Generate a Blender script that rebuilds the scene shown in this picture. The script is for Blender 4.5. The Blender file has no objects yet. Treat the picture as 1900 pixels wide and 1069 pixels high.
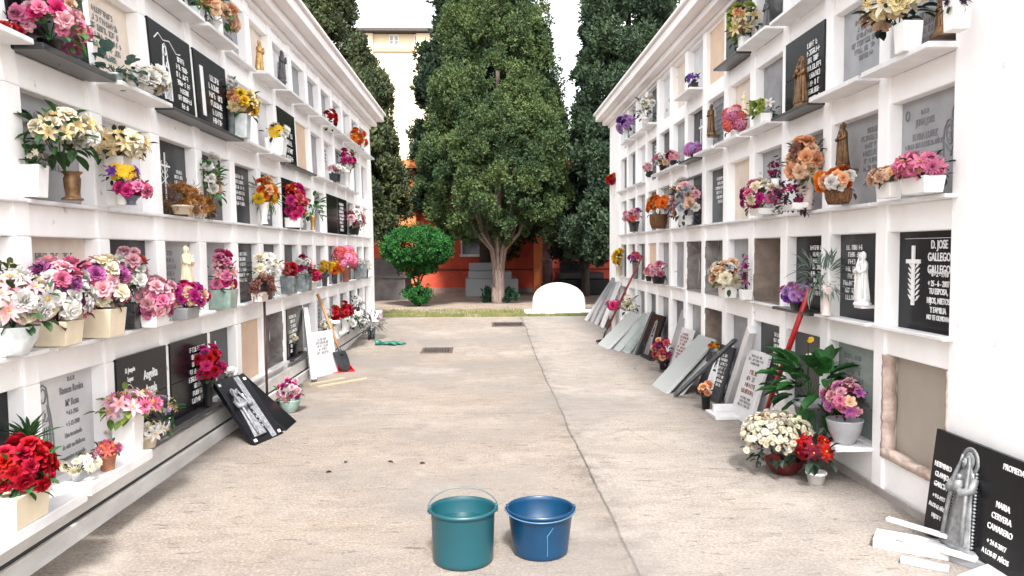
import bpy, bmesh, math, random
import numpy as np
from mathutils import Vector, Matrix, noise
R = math.radians
rng = random.Random(7)
sc = bpy.context.scene
col = sc.collection
# ---------------------------------------------------------------- camera, sky, sun, exposure
F0, PI_, YA, RO, H = 1400.0, .0492, .033, .0047, 1.53       # focal length in photo pixels, pitch, yaw, roll, eye height
cp, sp, cy, sy, cr, sr = math.cos(PI_), math.sin(PI_), math.cos(YA), math.sin(YA), math.cos(RO), math.sin(RO)
FW = Vector((sy*cp, cy*cp, -sp)); RG = Vector((cy, -sy, 0)); DN = FW.cross(RG)
RG2 = cr*RG + sr*DN; DN2 = -sr*RG + cr*DN
cam = bpy.data.cameras.new('camera'); camo = bpy.data.objects.new('camera', cam); col.objects.link(camo)
cam.sensor_width = 36; cam.lens = F0/1900*36; cam.clip_end = 3000; cam.clip_start = .05
M = Matrix((RG2, -DN2, -FW)).transposed().to_4x4(); M.translation = Vector((0, 0, H)); camo.matrix_world = M
sc.camera = camo
w = bpy.data.worlds.new('World'); sc.world = w; w.use_nodes = True
nt = w.node_tree; bgn = nt.nodes['Background']
sky = nt.nodes.new('ShaderNodeTexSky'); sky.sky_type = 'NISHITA'; sky.sun_disc = False
SUN_EL, SUN_AZ = R(50), R(176)
sky.sun_elevation = SUN_EL; sky.sun_rotation = SUN_AZ; sky.air_density = 1.0; sky.dust_density = 3.0
hs = nt.nodes.new('ShaderNodeHueSaturation'); hs.inputs['Saturation'].default_value = .10; hs.inputs['Value'].default_value = 1.0
nt.links.new(sky.outputs[0], hs.inputs['Color']); nt.links.new(hs.outputs[0], bgn.inputs[0]); bgn.inputs[1].default_value = .15
sl = bpy.data.lights.new('sun', 'SUN'); sl.energy = 2.3; sl.angle = R(8); sl.color = (1, .975, .94)
so = bpy.data.objects.new('sun', sl); col.objects.link(so)
sd = Vector((math.sin(SUN_AZ)*math.cos(SUN_EL), math.cos(SUN_AZ)*math.cos(SUN_EL), math.sin(SUN_EL)))
so.rotation_euler = sd.to_track_quat('Z', 'Y').to_euler(); so.location = (0, -5, 30)
sc.view_settings.view_transform = 'Standard'; sc.view_settings.look = 'None'; sc.view_settings.gamma = 1
sc.view_settings.exposure = 1.98

# ---------------------------------------------------------------- measuring helpers (photo pixel -> point in the place)
def ray(x, y): return FW + RG2*((x-950)/F0) + DN2*((y-534.5)/F0)
def ground_at(x, y, z=0.0):
    v = ray(x, y); t = (z-H)/v.z; return Vector((v.x*t, v.y*t, z))
def wall_at(x, y, X):
    v = ray(x, y); t = X/v.x; return Vector((X, v.y*t, H+v.z*t))
def depth_at(x, y, Y):
    v = ray(x, y); t = Y/v.y; return Vector((v.x*t, Y, H+v.z*t))
def gz(y):
    t = min(1, max(0, (y-10.5)/4.9)); return .17*t*t*(3-2*t)
def ground_sloped(x, y):
    z = 0
    for i in range(6): p = ground_at(x, y, z); z = gz(p.y)
    return Vector((p.x, p.y, z))
XL, XR, YL0, YR0, PL, PR = 2.248, 2.439, 3.752, 4.607, .776, .7706
LT = [3.768, 3.086, 2.335, 1.611, .877]; LS = [3.25, 2.50, 1.776, 1.042, .30]      # niche tops and sills, left block
RT = [3.922, 3.169, 2.406, 1.632, .881]; RS = [3.334, 2.571, 1.797, 1.046, .27]
def lean(z):
    xs = [0, .88, 1.61, 2.335, 3.086, 3.768, 4.3]; ys = [.05, .03, 0, -.05, -.19, -.33, -.43]
    for a, b, c, d in zip(xs, xs[1:], ys, ys[1:]):
        if z <= b: return c+(d-c)*(z-a)/(b-a)
    return ys[-1]

# ---------------------------------------------------------------- materials
def new_mat(name):
    m = bpy.data.materials.new(name); m.use_nodes = True
    return m, m.node_tree, m.node_tree.nodes['Principled BSDF']
def rgb(c): return (c[0], c[1], c[2], 1)
MATS = {}
def mat(name, c, rough=.6, metal=0, var=.12, scale=12, bump=0, bscale=60, spec=.5, c2=None, obj_rand=0, coat=0, detail=4, trans=0, ramp=(.35, .65), stretch=None, twosided_trans=0):
    if name in MATS: return MATS[name]
    kf = 1.0 if (name.startswith('petal_') or max(c) >= .62) else .66
    c = tuple(x*kf for x in c); c2 = tuple(x*kf for x in c2) if c2 else None
    m, t, b = new_mat(name)
    tc = t.nodes.new('ShaderNodeTexCoord')
    src = tc.outputs['Object']
    if stretch:
        mp = t.nodes.new('ShaderNodeMapping'); mp.inputs['Scale'].default_value = stretch
        t.links.new(src, mp.inputs[0]); src = mp.outputs[0]
    n = t.nodes.new('ShaderNodeTexNoise'); n.inputs['Scale'].default_value = scale; n.inputs['Detail'].default_value = detail; n.inputs['Roughness'].default_value = .6
    t.links.new(src, n.inputs['Vector'])
    cr_ = t.nodes.new('ShaderNodeValToRGB'); cr_.color_ramp.elements[0].position = ramp[0]; cr_.color_ramp.elements[1].position = ramp[1]
    a = c2 if c2 else tuple(x*(1-var) for x in c)
    cr_.color_ramp.elements[0].color = rgb(a); cr_.color_ramp.elements[1].color = rgb(tuple(min(1, x*(1+(0 if c2 else var))) for x in c))
    t.links.new(n.outputs['Fac'], cr_.inputs[0]); out = cr_.outputs[0]
    if obj_rand:
        oi = t.nodes.new('ShaderNodeObjectInfo'); h = t.nodes.new('ShaderNodeHueSaturation')
        mr = t.nodes.new('ShaderNodeMapRange'); mr.inputs[3].default_value = 1-obj_rand; mr.inputs[4].default_value = 1+obj_rand
        mh = t.nodes.new('ShaderNodeMapRange'); mh.inputs[3].default_value = .5-obj_rand*.06; mh.inputs[4].default_value = .5+obj_rand*.06
        t.links.new(oi.outputs['Random'], mr.inputs[0]); t.links.new(oi.outputs['Random'], mh.inputs[0])
        t.links.new(mr.outputs[0], h.inputs['Value']); t.links.new(mh.outputs[0], h.inputs['Hue']); t.links.new(out, h.inputs['Color']); out = h.outputs[0]
    t.links.new(out, b.inputs['Base Color'])
    b.inputs['Roughness'].default_value = rough; b.inputs['Metallic'].default_value = metal
    b.inputs['Specular IOR Level'].default_value = spec; b.inputs['Coat Weight'].default_value = coat
    b.inputs['Transmission Weight'].default_value = trans
    if bump:
        n2 = t.nodes.new('ShaderNodeTexNoise'); n2.inputs['Scale'].default_value = bscale; n2.inputs['Detail'].default_value = 6
        t.links.new(tc.outputs['Object'], n2.inputs['Vector'])
        bp = t.nodes.new('ShaderNodeBump'); bp.inputs['Strength'].default_value = bump; bp.inputs['Distance'].default_value = .01
        t.links.new(n2.outputs['Fac'], bp.inputs['Height']); t.links.new(bp.outputs[0], b.inputs['Normal'])
    if twosided_trans:
        tr = t.nodes.new('ShaderNodeBsdfTranslucent'); t.links.new(out, tr.inputs[0])
        mx = t.nodes.new('ShaderNodeMixShader'); mx.inputs[0].default_value = twosided_trans
        t.links.new(b.outputs[0], mx.inputs[1]); t.links.new(tr.outputs[0], mx.inputs[2])
        t.links.new(mx.outputs[0], t.nodes['Material Output'].inputs[0])
    MATS[name] = m
    return m
def plaster(name, base, stain):
    m, t, b = new_mat(name)
    tc = t.nodes.new('ShaderNodeTexCoord')
    mp = t.nodes.new('ShaderNodeMapping'); mp.inputs['Scale'].default_value = (1.6, 1.6, .9); t.links.new(tc.outputs['Object'], mp.inputs[0])
    n = t.nodes.new('ShaderNodeTexNoise'); n.inputs['Scale'].default_value = 2.2; n.inputs['Detail'].default_value = 8; n.inputs['Roughness'].default_value = .65
    t.links.new(mp.outputs[0], n.inputs['Vector'])
    r = t.nodes.new('ShaderNodeValToRGB'); r.color_ramp.elements[0].position = .36; r.color_ramp.elements[1].position = .56
    r.color_ramp.elements[0].color = rgb(stain); r.color_ramp.elements[1].color = rgb(base)
    t.links.new(n.outputs[0], r.inputs[0])
    n3 = t.nodes.new('ShaderNodeTexNoise'); n3.inputs['Scale'].default_value = 9; n3.inputs['Detail'].default_value = 8
    t.links.new(tc.outputs['Object'], n3.inputs['Vector'])
    r3 = t.nodes.new('ShaderNodeValToRGB'); r3.color_ramp.elements[0].position = .70; r3.color_ramp.elements[1].position = .80
    r3.color_ramp.elements[0].color = (0, 0, 0, 1); r3.color_ramp.elements[1].color = (1, 1, 1, 1); t.links.new(n3.outputs[0], r3.inputs[0])
    mx = t.nodes.new('ShaderNodeMixRGB'); mx.inputs[2].default_value = (.42, .34, .29, 1); t.links.new(r3.outputs[0], mx.inputs[0]); t.links.new(r.outputs[0], mx.inputs[1])
    t.links.new(mx.outputs[0], b.inputs['Base Color']); b.inputs['Roughness'].default_value = .75; b.inputs['Specular IOR Level'].default_value = .3
    n2 = t.nodes.new('ShaderNodeTexNoise'); n2.inputs['Scale'].default_value = 35; n2.inputs['Detail'].default_value = 6; t.links.new(tc.outputs['Object'], n2.inputs['Vector'])
    bp = t.nodes.new('ShaderNodeBump'); bp.inputs['Strength'].default_value = .25; bp.inputs['Distance'].default_value = .006
    t.links.new(n2.outputs[0], bp.inputs['Height']); t.links.new(bp.outputs[0], b.inputs['Normal'])
    MATS[name] = m; return m
WHITE = plaster('white_plaster', (.92, .912, .91), (.87, .85, .845))
SHELF = mat('white_marble_shelf', (.80, .79, .79), .35, var=.06, scale=5, c2=(.66, .65, .66))
BLACKG = mat('black_granite', (.014, .015, .019), .25, var=.4, scale=160, detail=2, spec=.22, c2=(.005, .005, .008))
DGREYG = mat('dark_grey_granite', (.062, .066, .075), .28, scale=140, detail=2, c2=(.028, .030, .036), spec=.3)
GREYM = mat('grey_marble', (.42, .42, .44), .35, scale=6, c2=(.28, .28, .30), detail=8)
LGREYM = mat('pale_grey_marble', (.52, .53, .55), .35, scale=5, c2=(.40, .40, .42), detail=8)
WHITEM = mat('white_marble', (.66, .65, .65), .35, scale=4, c2=(.52, .52, .53), detail=8)
CREAM = mat('cream_stone', (.72, .62, .53), .5, scale=7, c2=(.62, .52, .44), detail=6)
BOARD = mat('cream_board', (.70, .52, .38), .7, scale=3, c2=(.60, .43, .31), detail=5, bump=.1)
BOARDG = mat('pale_board', (.58, .52, .44), .6, scale=3, c2=(.52, .46, .39), detail=5)
ROUGH = mat('rough_mortar', (.46, .37, .31), .95, scale=6, c2=(.24, .19, .16), detail=10, bump=1.0, bscale=14, ramp=(.3, .62))
ROUGHG = mat('grey_rough_cement', (.40, .37, .35), .95, scale=7, c2=(.20, .17, .16), detail=10, bump=1.0, bscale=14, ramp=(.32, .6))
GREENM = mat('greenish_marble', (.50, .56, .53), .35, scale=4, c2=(.36, .42, .395), detail=8, stretch=(1, 1, 5))
GRANG = mat('green_grey_granite', (.58, .60, .59), .45, scale=90, c2=(.47, .49, .48), detail=3)
LETW = mat('white_lettering', (.80, .80, .80), .5, var=.03)
LETG = mat('grey_lettering', (.30, .30, .32), .5, var=.1)
LETD = mat('dark_lettering', (.07, .07, .08), .5, var=.1)
LETR = mat('red_brown_lettering', (.35, .15, .12), .6, var=.15)
SILVER = mat('silver_relief', (.52, .53, .54), .45, scale=30, c2=(.30, .31, .32), metal=.35)
BRONZE = mat('bronze', (.36, .20, .09), .42, scale=25, c2=(.16, .08, .035), metal=.45)
GOLD = mat('gold_metal', (.62, .40, .16), .35, scale=25, c2=(.40, .24, .08), metal=.5)
STATW = mat('white_statue', (.78, .77, .76), .5, var=.06, scale=18)
STATC = mat('cream_statue', (.80, .70, .50), .5, var=.1, scale=18)
STATD = mat('dark_statue', (.12, .12, .13), .4, var=.3, scale=18)
CERW = mat('white_ceramic', (.80, .79, .77), .3, var=.04)
CERC = mat('cream_ceramic', (.72, .62, .46), .45, var=.06)
TERRA = mat('terracotta', (.55, .22, .13), .7, var=.12)
MAROON = mat('maroon_plastic', (.13, .012, .016), .35, var=.12)
BLACKP = mat('black_plastic', (.02, .02, .022), .4, var=.1)
GLASSG = mat('grey_glass', (.30, .33, .34), .12, scale=14, c2=(.14, .16, .17), spec=.8)
GLASSN = mat('green_glass', (.40, .52, .46), .12, scale=14, c2=(.24, .36, .31), spec=.8)
DGLASS = mat('dark_glass', (.07, .075, .085), .1, scale=14, c2=(.02, .02, .025), spec=.8)
GLASSC = mat('clear_glass_vase', (.66, .70, .70), .1, scale=14, c2=(.45, .48, .48), spec=.8)
TANBOX = mat('tan_ceramic', (.62, .44, .30), .5, var=.1)
BASKET = mat('wicker', (.34, .15, .06), .7, scale=80, c2=(.12, .05, .02), bump=.6, bscale=90)
GREYB = mat('grey_stone_vase', (.42, .43, .45), .4, var=.12)
BLUEV = mat('slate_blue_vase', (.16, .18, .26), .35, var=.12)
PINKV = mat('pinkish_white_vase', (.72, .60, .56), .4, var=.06)

# ---------------------------------------------------------------- mesh helpers
class MB:
    def __init__(s): s.v = []; s.f = []; s.mi = []; s.M = Matrix.Identity(4); s.k = 0
    def add(s, vs, fs):
        o = len(s.v); s.v += [tuple(s.M @ Vector(p)) for p in vs]; s.f += [tuple(o+i for i in f) for f in fs]; s.mi += [s.k]*len(fs); return s
    def box(s, a, b):
        x0, y0, z0 = a; x1, y1, z1 = b
        s.add([(x0,y0,z0),(x1,y0,z0),(x1,y1,z0),(x0,y1,z0),(x0,y0,z1),(x1,y0,z1),(x1,y1,z1),(x0,y1,z1)],
              [(0,3,2,1),(4,5,6,7),(0,1,5,4),(1,2,6,5),(2,3,7,6),(3,0,4,7)]); return s
    def lathe(s, prof, n=20, sx=1, sy=1, cap=True):
        vs, fs = [], []
        for r, z in prof:
            for i in range(n): a = 2*math.pi*i/n; vs.append((r*math.cos(a)*sx, r*math.sin(a)*sy, z))
        for j in range(len(prof)-1):
            for i in range(n):
                k = (i+1) % n; fs.append((j*n+i, j*n+k, (j+1)*n+k, (j+1)*n+i))
        if cap: fs.append(tuple(range(n-1, -1, -1))); fs.append(tuple((len(prof)-1)*n+i for i in range(n)))
        return s.add(vs, fs)
    def tube(s, pts, r, n=8, r1=None):
        pts = [Vector(p) for p in pts]; vs, fs = [], []; m = len(pts)
        for j, p in enumerate(pts):
            d = (pts[min(j+1, m-1)]-pts[max(j-1, 0)]).normalized(); u = d.orthogonal().normalized() if j == 0 else (u-d*u.dot(d)).normalized(); v = d.cross(u)
            rr = r if r1 is None else r+(r1-r)*j/(m-1)
            if isinstance(r, (list, tuple)): rr = r[j]
            for i in range(n): a = 2*math.pi*i/n; vs.append(p+u*rr*math.cos(a)+v*rr*math.sin(a))
        for j in range(m-1):
            for i in range(n): k = (i+1) % n; fs.append((j*n+i, j*n+k, (j+1)*n+k, (j+1)*n+i))
        fs.append(tuple(range(n-1, -1, -1))); fs.append(tuple((m-1)*n+i for i in range(n)))
        return s.add(vs, fs)
    def prism(s, poly, d0, d1):          # polygon in XZ, pushed along Y
        n = len(poly); vs = [(x, d0, z) for x, z in poly]+[(x, d1, z) for x, z in poly]
        return s.add(vs, [tuple(range(n)), tuple(range(2*n-1, n-1, -1))]+[(i, i+n, (i+1) % n+n, (i+1) % n) for i in range(n)])
    def mesh(s, name, mats, smooth=False):
        me = bpy.data.meshes.new(name); me.from_pydata(s.v, [], s.f)
        for m in (mats if isinstance(mats, (list, tuple)) else [mats]): me.materials.append(m)
        if any(s.mi): me.polygons.foreach_set('material_index', s.mi)
        if smooth: me.polygons.foreach_set('use_smooth', [True]*len(s.f))
        me.update(); return me
    def build(s, name, mats, parent=None, smooth=False, label=None):
        return link(name, s.mesh(name, mats, smooth), parent, label)
def link(name, me, parent=None, label=None):
    o = bpy.data.objects.new(name, me); col.objects.link(o)
    if parent: o.parent = parent
    if label: o['label'] = label
    return o
def fix_normals(me):
    bm = bmesh.new(); bm.from_mesh(me); bmesh.ops.recalc_face_normals(bm, faces=bm.faces); bm.to_mesh(me); bm.free()
def bevel(o, wd=.008, seg=2):
    m = o.modifiers.new('bevel', 'BEVEL'); m.width = wd; m.segments = seg; m.limit_method = 'ANGLE'; m.harden_normals = False
def tag(o, label, cat, group=None):
    o['label'] = label; o['category'] = cat
    if group: o['group'] = group
    return o
def thing(name, label, cat, loc=(0, 0, 0), rotz=0, group=None):
    o = bpy.data.objects.new(name, None); col.objects.link(o); o.location = loc; o.rotation_euler = (0, 0, rotz); o.empty_display_size = .1
    return tag(o, label, cat, group)
def structure(o): o['kind'] = 'structure'; return o
LROT, RROT = math.pi/2, -math.pi/2
# ---------------------------------------------------------------- ground, paving, grass
def sheet(name, xs, ys, zf, m, kind='structure'):
    vs = [(x, y, zf(x, y)) for y in ys for x in xs]; nx = len(xs)
    fs = [(j*nx+i, j*nx+i+1, (j+1)*nx+i+1, (j+1)*nx+i) for j in range(len(ys)-1) for i in range(nx-1)]
    b = MB(); b.add(vs, fs); o = b.build(name, m, smooth=True); o['kind'] = kind; return o
def concrete():
    m, t, b = new_mat('paving_concrete'); L = t.links.new
    tc = t.nodes.new('ShaderNodeTexCoord'); P = tc.outputs['Object']
    def nz(scale, detail=6, rough=.6, vec=None, dist=0):
        n = t.nodes.new('ShaderNodeTexNoise'); n.inputs['Scale'].default_value = scale; n.inputs['Detail'].default_value = detail; n.inputs['Roughness'].default_value = rough; n.inputs['Distortion'].default_value = dist
        L(vec or P, n.inputs['Vector']); return n.outputs['Fac']
    def ramp(f, a, bb, ca=(0,0,0,1), cb=(1,1,1,1)):
        r = t.nodes.new('ShaderNodeValToRGB'); r.color_ramp.elements[0].position = a; r.color_ramp.elements[1].position = bb
        r.color_ramp.elements[0].color = ca; r.color_ramp.elements[1].color = cb; L(f, r.inputs[0]); return r.outputs[0]
    def mix(fac, c1, c2, mode='MIX'):
        x = t.nodes.new('ShaderNodeMixRGB'); x.blend_type = mode
        for s, v in ((0, fac), (1, c1), (2, c2)):
            if hasattr(v, 'links'): L(v, x.inputs[s])
            else: x.inputs[s].default_value = v
        return x.outputs[0]
    def math_(op, a, bb=0.0, c=None):
        x = t.nodes.new('ShaderNodeMath'); x.operation = op
        for s, v in ((0, a), (1, bb)) + (((2, c),) if c is not None else ()):
            if hasattr(v, 'links'): L(v, x.inputs[s])
            else: x.inputs[s].default_value = v
        return x.outputs[0]
    sx = t.nodes.new('ShaderNodeSeparateXYZ'); L(P, sx.inputs[0]); X, Y = sx.outputs[0], sx.outputs[1]
    c = mix(ramp(nz(.55, 5), .32, .68), (.215, .172, .143, 1), (.30, .262, .235, 1))
    c = mix(math_('MULTIPLY', ramp(nz(1.1, 9, .72), .44, .60), .8), c, (.185, .155, .143, 1))
    # the right-hand slab is greyer
    rightf = math_('MULTIPLY', ramp(X, .70, .72), .6)
    c = mix(rightf, c, (.29, .26, .248, 1))
    # brushed transverse streaks
    mp = t.nodes.new('ShaderNodeMapping'); mp.inputs['Scale'].default_value = (1.3, 3.2, 1); L(P, mp.inputs[0])
    c = mix(math_('MULTIPLY', ramp(nz(1.3, 8, .75, mp.outputs[0], .8), .48, .66), .55), c, (.15, .120, .108, 1))
    c = mix(math_('MULTIPLY', ramp(nz(1.9, 7, .7, mp.outputs[0], 1.0), .30, .47, (1,1,1,1), (0,0,0,1)), .3), c, (.40, .36, .33, 1))
    # aggregate grain
    g = nz(60, 5, .75)
    c = mix(math_('MULTIPLY', ramp(nz(7, 8, .75), .48, .62), .22), c, (.155, .125, .112, 1))
    c = mix(math_('MULTIPLY', ramp(g, .50, .66), .50), c, (.085, .062, .052, 1))
    c = mix(math_('MULTIPLY', ramp(g, .36, .48, (1,1,1,1), (0,0,0,1)), .35), c, (.50, .46, .42, 1))
    # rare dark marks
    mp2 = t.nodes.new('ShaderNodeMapping'); mp2.inputs['Scale'].default_value = (3.2, 9, 1); L(P, mp2.inputs[0])
    c = mix(math_('MULTIPLY', ramp(nz(1.7, 3, .5, mp2.outputs[0]), .725, .75), .75), c, (.12, .10, .09, 1))
    # joint: wandering dark line at x = .70
    wob = math_('MULTIPLY', math_('SUBTRACT', nz(.9, 4, .5), .5), .09)
    wob2 = math_('MULTIPLY', math_('SUBTRACT', nz(14, 3, .5), .5), .010)
    dx = math_('ABSOLUTE', math_('SUBTRACT', math_('ADD', math_('ADD', X, wob), wob2), .70))
    joint = ramp(dx, .003, .009, (1,1,1,1), (0,0,0,1))
    halo = math_('MULTIPLY', ramp(dx, .0, .26, (1,1,1,1), (0,0,0,1)), ramp(nz(5, 6, .7), .45, .62))
    c = mix(math_('MULTIPLY', halo, .7), c, (.10, .085, .078, 1))
    c = mix(math_('MULTIPLY', joint, math_('ADD', .55, math_('MULTIPLY', ramp(nz(6, 3), .4, .6), .4))), c, (.05, .045, .04, 1))
    # transverse joint and cracks in the right slab
    dy = math_('ABSOLUTE', math_('SUBTRACT', math_('ADD', Y, wob2), 7.05))
    c = mix(math_('MULTIPLY', math_('MULTIPLY', ramp(dy, .006, .02, (1,1,1,1), (0,0,0,1)), ramp(nz(2.0, 3), .42, .55)), .6), c, (.09, .07, .065, 1))
    vo = t.nodes.new('ShaderNodeTexVoronoi'); vo.feature = 'DISTANCE_TO_EDGE'; vo.inputs['Scale'].default_value = .9
    dist = mix(.40, P, t.nodes.new('ShaderNodeTexNoise').outputs['Color']); L(dist, vo.inputs['Vector'])
    crk = math_('MULTIPLY', ramp(vo.outputs['Distance'], .001, .005, (1,1,1,1), (0,0,0,1)), math_('MULTIPLY', ramp(X, .8, 1.0), ramp(nz(.9, 2), .52, .60)))
    c = mix(math_('MULTIPLY', crk, .45), c, (.08, .065, .06, 1))
    # short dark worn dashes and pale scuffs lying across the slab
    mp3 = t.nodes.new('ShaderNodeMapping'); mp3.inputs['Scale'].default_value = (2.6, 8.5, 1); L(P, mp3.inputs[0])
    c = mix(math_('MULTIPLY', ramp(nz(2.4, 7, .78, mp3.outputs[0], .5), .57, .64), .72), c, (.06, .048, .044, 1))
    c = mix(math_('MULTIPLY', ramp(nz(3.1, 7, .78, mp3.outputs[0], .2), .60, .70), .40), c, (.42, .38, .35, 1))
    c = mix(math_('MULTIPLY', ramp(nz(.38, 4, .6), .45, .58), .60), c, (.17, .155, .15, 1))
    c = mix(math_('MULTIPLY', ramp(nz(.7, 8, .72), .54, .68), .38), c, (.40, .37, .345, 1))
    c = mix(1.0, c, (.88, .88, .845, 1), 'MULTIPLY')
    L(c, b.inputs['Base Color']); b.inputs['Roughness'].default_value = .9; b.inputs['Specular IOR Level'].default_value = .2
    bp = t.nodes.new('ShaderNodeBump'); bp.inputs['Strength'].default_value = .55; bp.inputs['Distance'].default_value = .008
    hgt = math_('SUBTRACT', math_('ADD', g, math_('MULTIPLY', nz(9, 6), 1.2)), math_('MULTIPLY', joint, 1.6)); L(hgt, bp.inputs['Height']); L(bp.outputs[0], b.inputs['Normal'])
    return m
ys = [-6+.5*i for i in range(43)]+[15.45]
ys = sorted(set(ys))
pave = sheet('paving', [-2.75+.5*i for i in range(13)], ys, lambda x, y: gz(y), concrete())
pb = MB(); pb.box((-2.75, 15.45, -.1), (3.25, 15.53, .168)); pe = pb.build('paving_edge', mat('paving_edge_stone', (.52, .44, .38), .9, bump=.4)); structure(pe)
DIRT = mat('bare_dirt', (.36, .28, .22), .95, scale=2.5, c2=(.22, .17, .135), detail=9, bump=.8, bscale=30)
def dz(x, y): return -.06 if y < 15.4 else .13+.012*noise.noise(Vector((x*.9, y*.9, 0)))
gx = [-400, -120, -40, -15]+[-10+i for i in range(21)]+[15, 40, 120, 400]
gy = [-60, -6, 0, 8, 15.39, 15.48]+[16+.75*i for i in range(24)]+[40, 60, 120, 300, 900]
sheet('ground', gx, gy, dz, DIRT)
def grass():
    n = 26000; b = MB(); r = np.random.RandomState(3)
    for i in range(n):
        x = r.uniform(-2.7, 3.3); y = 15.55+abs(r.normal(0, 1))*1.15
        if y > 19.3: continue
        if noise.noise(Vector((x*1.7, y*1.7, 3))) < -.22 and r.rand() < .8: continue
        if .85 < x < 2.5 and y > 16.5: continue
        h = r.uniform(.03, .075)*(1 if y < 18 else .6); a = r.uniform(0, 6.28); wd = .007
        z = dz(x, y)-.005; dx, dy = math.cos(a)*wd, math.sin(a)*wd; lx, ly = r.normal(0, .02), r.normal(0, .02)
        b.k = 0 if noise.noise(Vector((x*1.2+5, y*3, 0)))+r.normal(0, .25) > -.02 else 1
        b.add([(x-dx, y-dy, z), (x+dx, y+dy, z), (x+lx, y+ly, z+h)], [(0, 1, 2)])
    o = b.build('grass', [mat('grass_blade', (.10, .17, .03), .7, scale=3, c2=(.16, .20, .05)), mat('dry_grass_blade', (.30, .24, .09), .8, scale=3, c2=(.22, .20, .06))])
    tag(o, 'patchy green and straw coloured grass strip between the paving and the trees', 'grass'); o['kind'] = 'stuff'
grass()

# ---------------------------------------------------------------- trees
def leaf_mat(name, a, bb, scale=3.0):
    m = mat(name, a, .75, scale=scale, c2=bb, detail=5, ramp=(.36, .62), twosided_trans=.18, spec=.2); return m
def foliage(name, blobs, m, parent, seed, per, size, up=.5, label=None, long=2.2):
    """blobs: (x,y,z,radius); every blob becomes a tuft of PER little leaf faces"""
    r = np.random.RandomState(seed); B = np.array(blobs); n = len(B)*per
    c = np.repeat(B[:, :3], per, 0); rad = np.repeat(B[:, 3], per)
    d = r.normal(size=(n, 3)); d /= np.linalg.norm(d, axis=1)[:, None]
    p = c + d*(rad*r.uniform(.45, 1.05, n))[:, None]*np.array([1, 1, 1.15])
    ax = d + r.normal(0, .5, (n, 3)); ax[:, 2] += up; ax /= np.linalg.norm(ax, axis=1)[:, None]
    sd = np.cross(ax, r.normal(size=(n, 3))); sd /= np.linalg.norm(sd, axis=1)[:, None]
    s = (size*r.uniform(.6, 1.35, n))[:, None]
    v = np.empty((n, 4, 3)); v[:, 0] = p-sd*s*.42; v[:, 1] = p-ax*s*.35*long*.3; v[:, 2] = p+sd*s*.42; v[:, 3] = p+ax*s*long*.5
    me = bpy.data.meshes.new(name); me.vertices.add(n*4); me.vertices.foreach_set('co', v.ravel())
    me.loops.add(n*4); me.loops.foreach_set('vertex_index', np.arange(n*4))
    me.polygons.add(n); me.polygons.foreach_set('loop_start', np.arange(n)*4); me.polygons.foreach_set('loop_total', np.full(n, 4))
    me.materials.append(m); me.update(); me.validate()
    return link(name, me, parent, label)
BARK = mat('pale_bark', (.42, .32, .27), .9, scale=9, c2=(.20, .14, .12), detail=8, bump=.9, bscale=30, stretch=(4, 4, .6))
DBARK = mat('dark_bark', (.09, .06, .05), .9, scale=9, c2=(.04, .03, .025), detail=8, bump=.9, bscale=30, stretch=(4, 4, .6))
def cypress(name, label, x, y, zb, prof, m, n, seed, stems, bark, per=58, size=.070, blob=.17, lump=.16, shrink=.40):
    """prof: (z, radius) silhouette, zb: ground"""
    t = thing(name, label, 'tree', (x, y, zb)); r = np.random.RandomState(seed); blobs = []
    zs = [p[0] for p in prof]; rs = [p[1] for p in prof]
    wts = np.interp(np.linspace(zs[0], zs[-1], 200), zs, rs); wts = wts/wts.sum()
    Z200 = np.linspace(zs[0], zs[-1], 200); nl = n//13
    for i in range(nl):
        z = Z200[r.choice(200, p=wts)]; a = r.uniform(0, 2*math.pi); R0 = max(.05, np.interp(z, zs, rs)-shrink)
        k = noise.noise(Vector((math.cos(a)*R0*.9+seed*3.1, math.sin(a)*R0*.9, z*.6)))
        q = r.uniform(.90, 1.08) if r.rand() < .8 else r.uniform(.35, .85)
        if r.rand() < .035: q *= 1.12
        rad = R0*(1+lump*k*1.4)*q; c0 = np.array([math.cos(a)*rad, math.sin(a)*rad, z]); rl = r.uniform(.20, .42)*(.75 if R0 < .6 else 1)
        out = np.array([math.cos(a), math.sin(a), .45])
        for j in range(13):
            d = r.normal(size=3)+out*.75; d /= np.linalg.norm(d); p = c0+d*rl*r.uniform(.75, 1.0)*np.array([1, 1, 1.25])
            blobs.append((p[0], p[1], p[2], blob*r.uniform(.6, 1.3)))
    foliage('crown', blobs, m, t, seed, per, size)
    b = MB()
    for pts, r0, r1 in stems: b.tube(pts, r0, 9, r1)
    b.build('trunk', bark, t, smooth=True)
    return t
CYP1 = leaf_mat('cypress_foliage', (.115, .165, .055), (.035, .068, .030), 1.3)
CYP2 = leaf_mat('dark_cypress_foliage', (.065, .105, .052), (.026, .048, .033), 1.5)
CYP3 = leaf_mat('olive_cypress_foliage', (.115, .140, .055), (.045, .062, .034), 1.3)
G0 = .13
def prof_from(px, Y, pts, side=0):
    """measured half-widths (y pixel, half width in pixels) -> (height above G0, radius)"""
    o = []
    for yy, hw in pts:
        z = depth_at(px, yy, Y).z-G0; o.append((z, hw/F0*Y))
    return sorted(o)
YC = 20.2
xc = depth_at(912, 500, YC).x
stems = [([(0, 0, -.1), (.02, 0, .35), (.0, 0, .95)], .175, .14), ([(0, 0, -.12), (-.04, .05, .5)], .20, .15)]
rs_ = random.Random(5)
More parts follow.
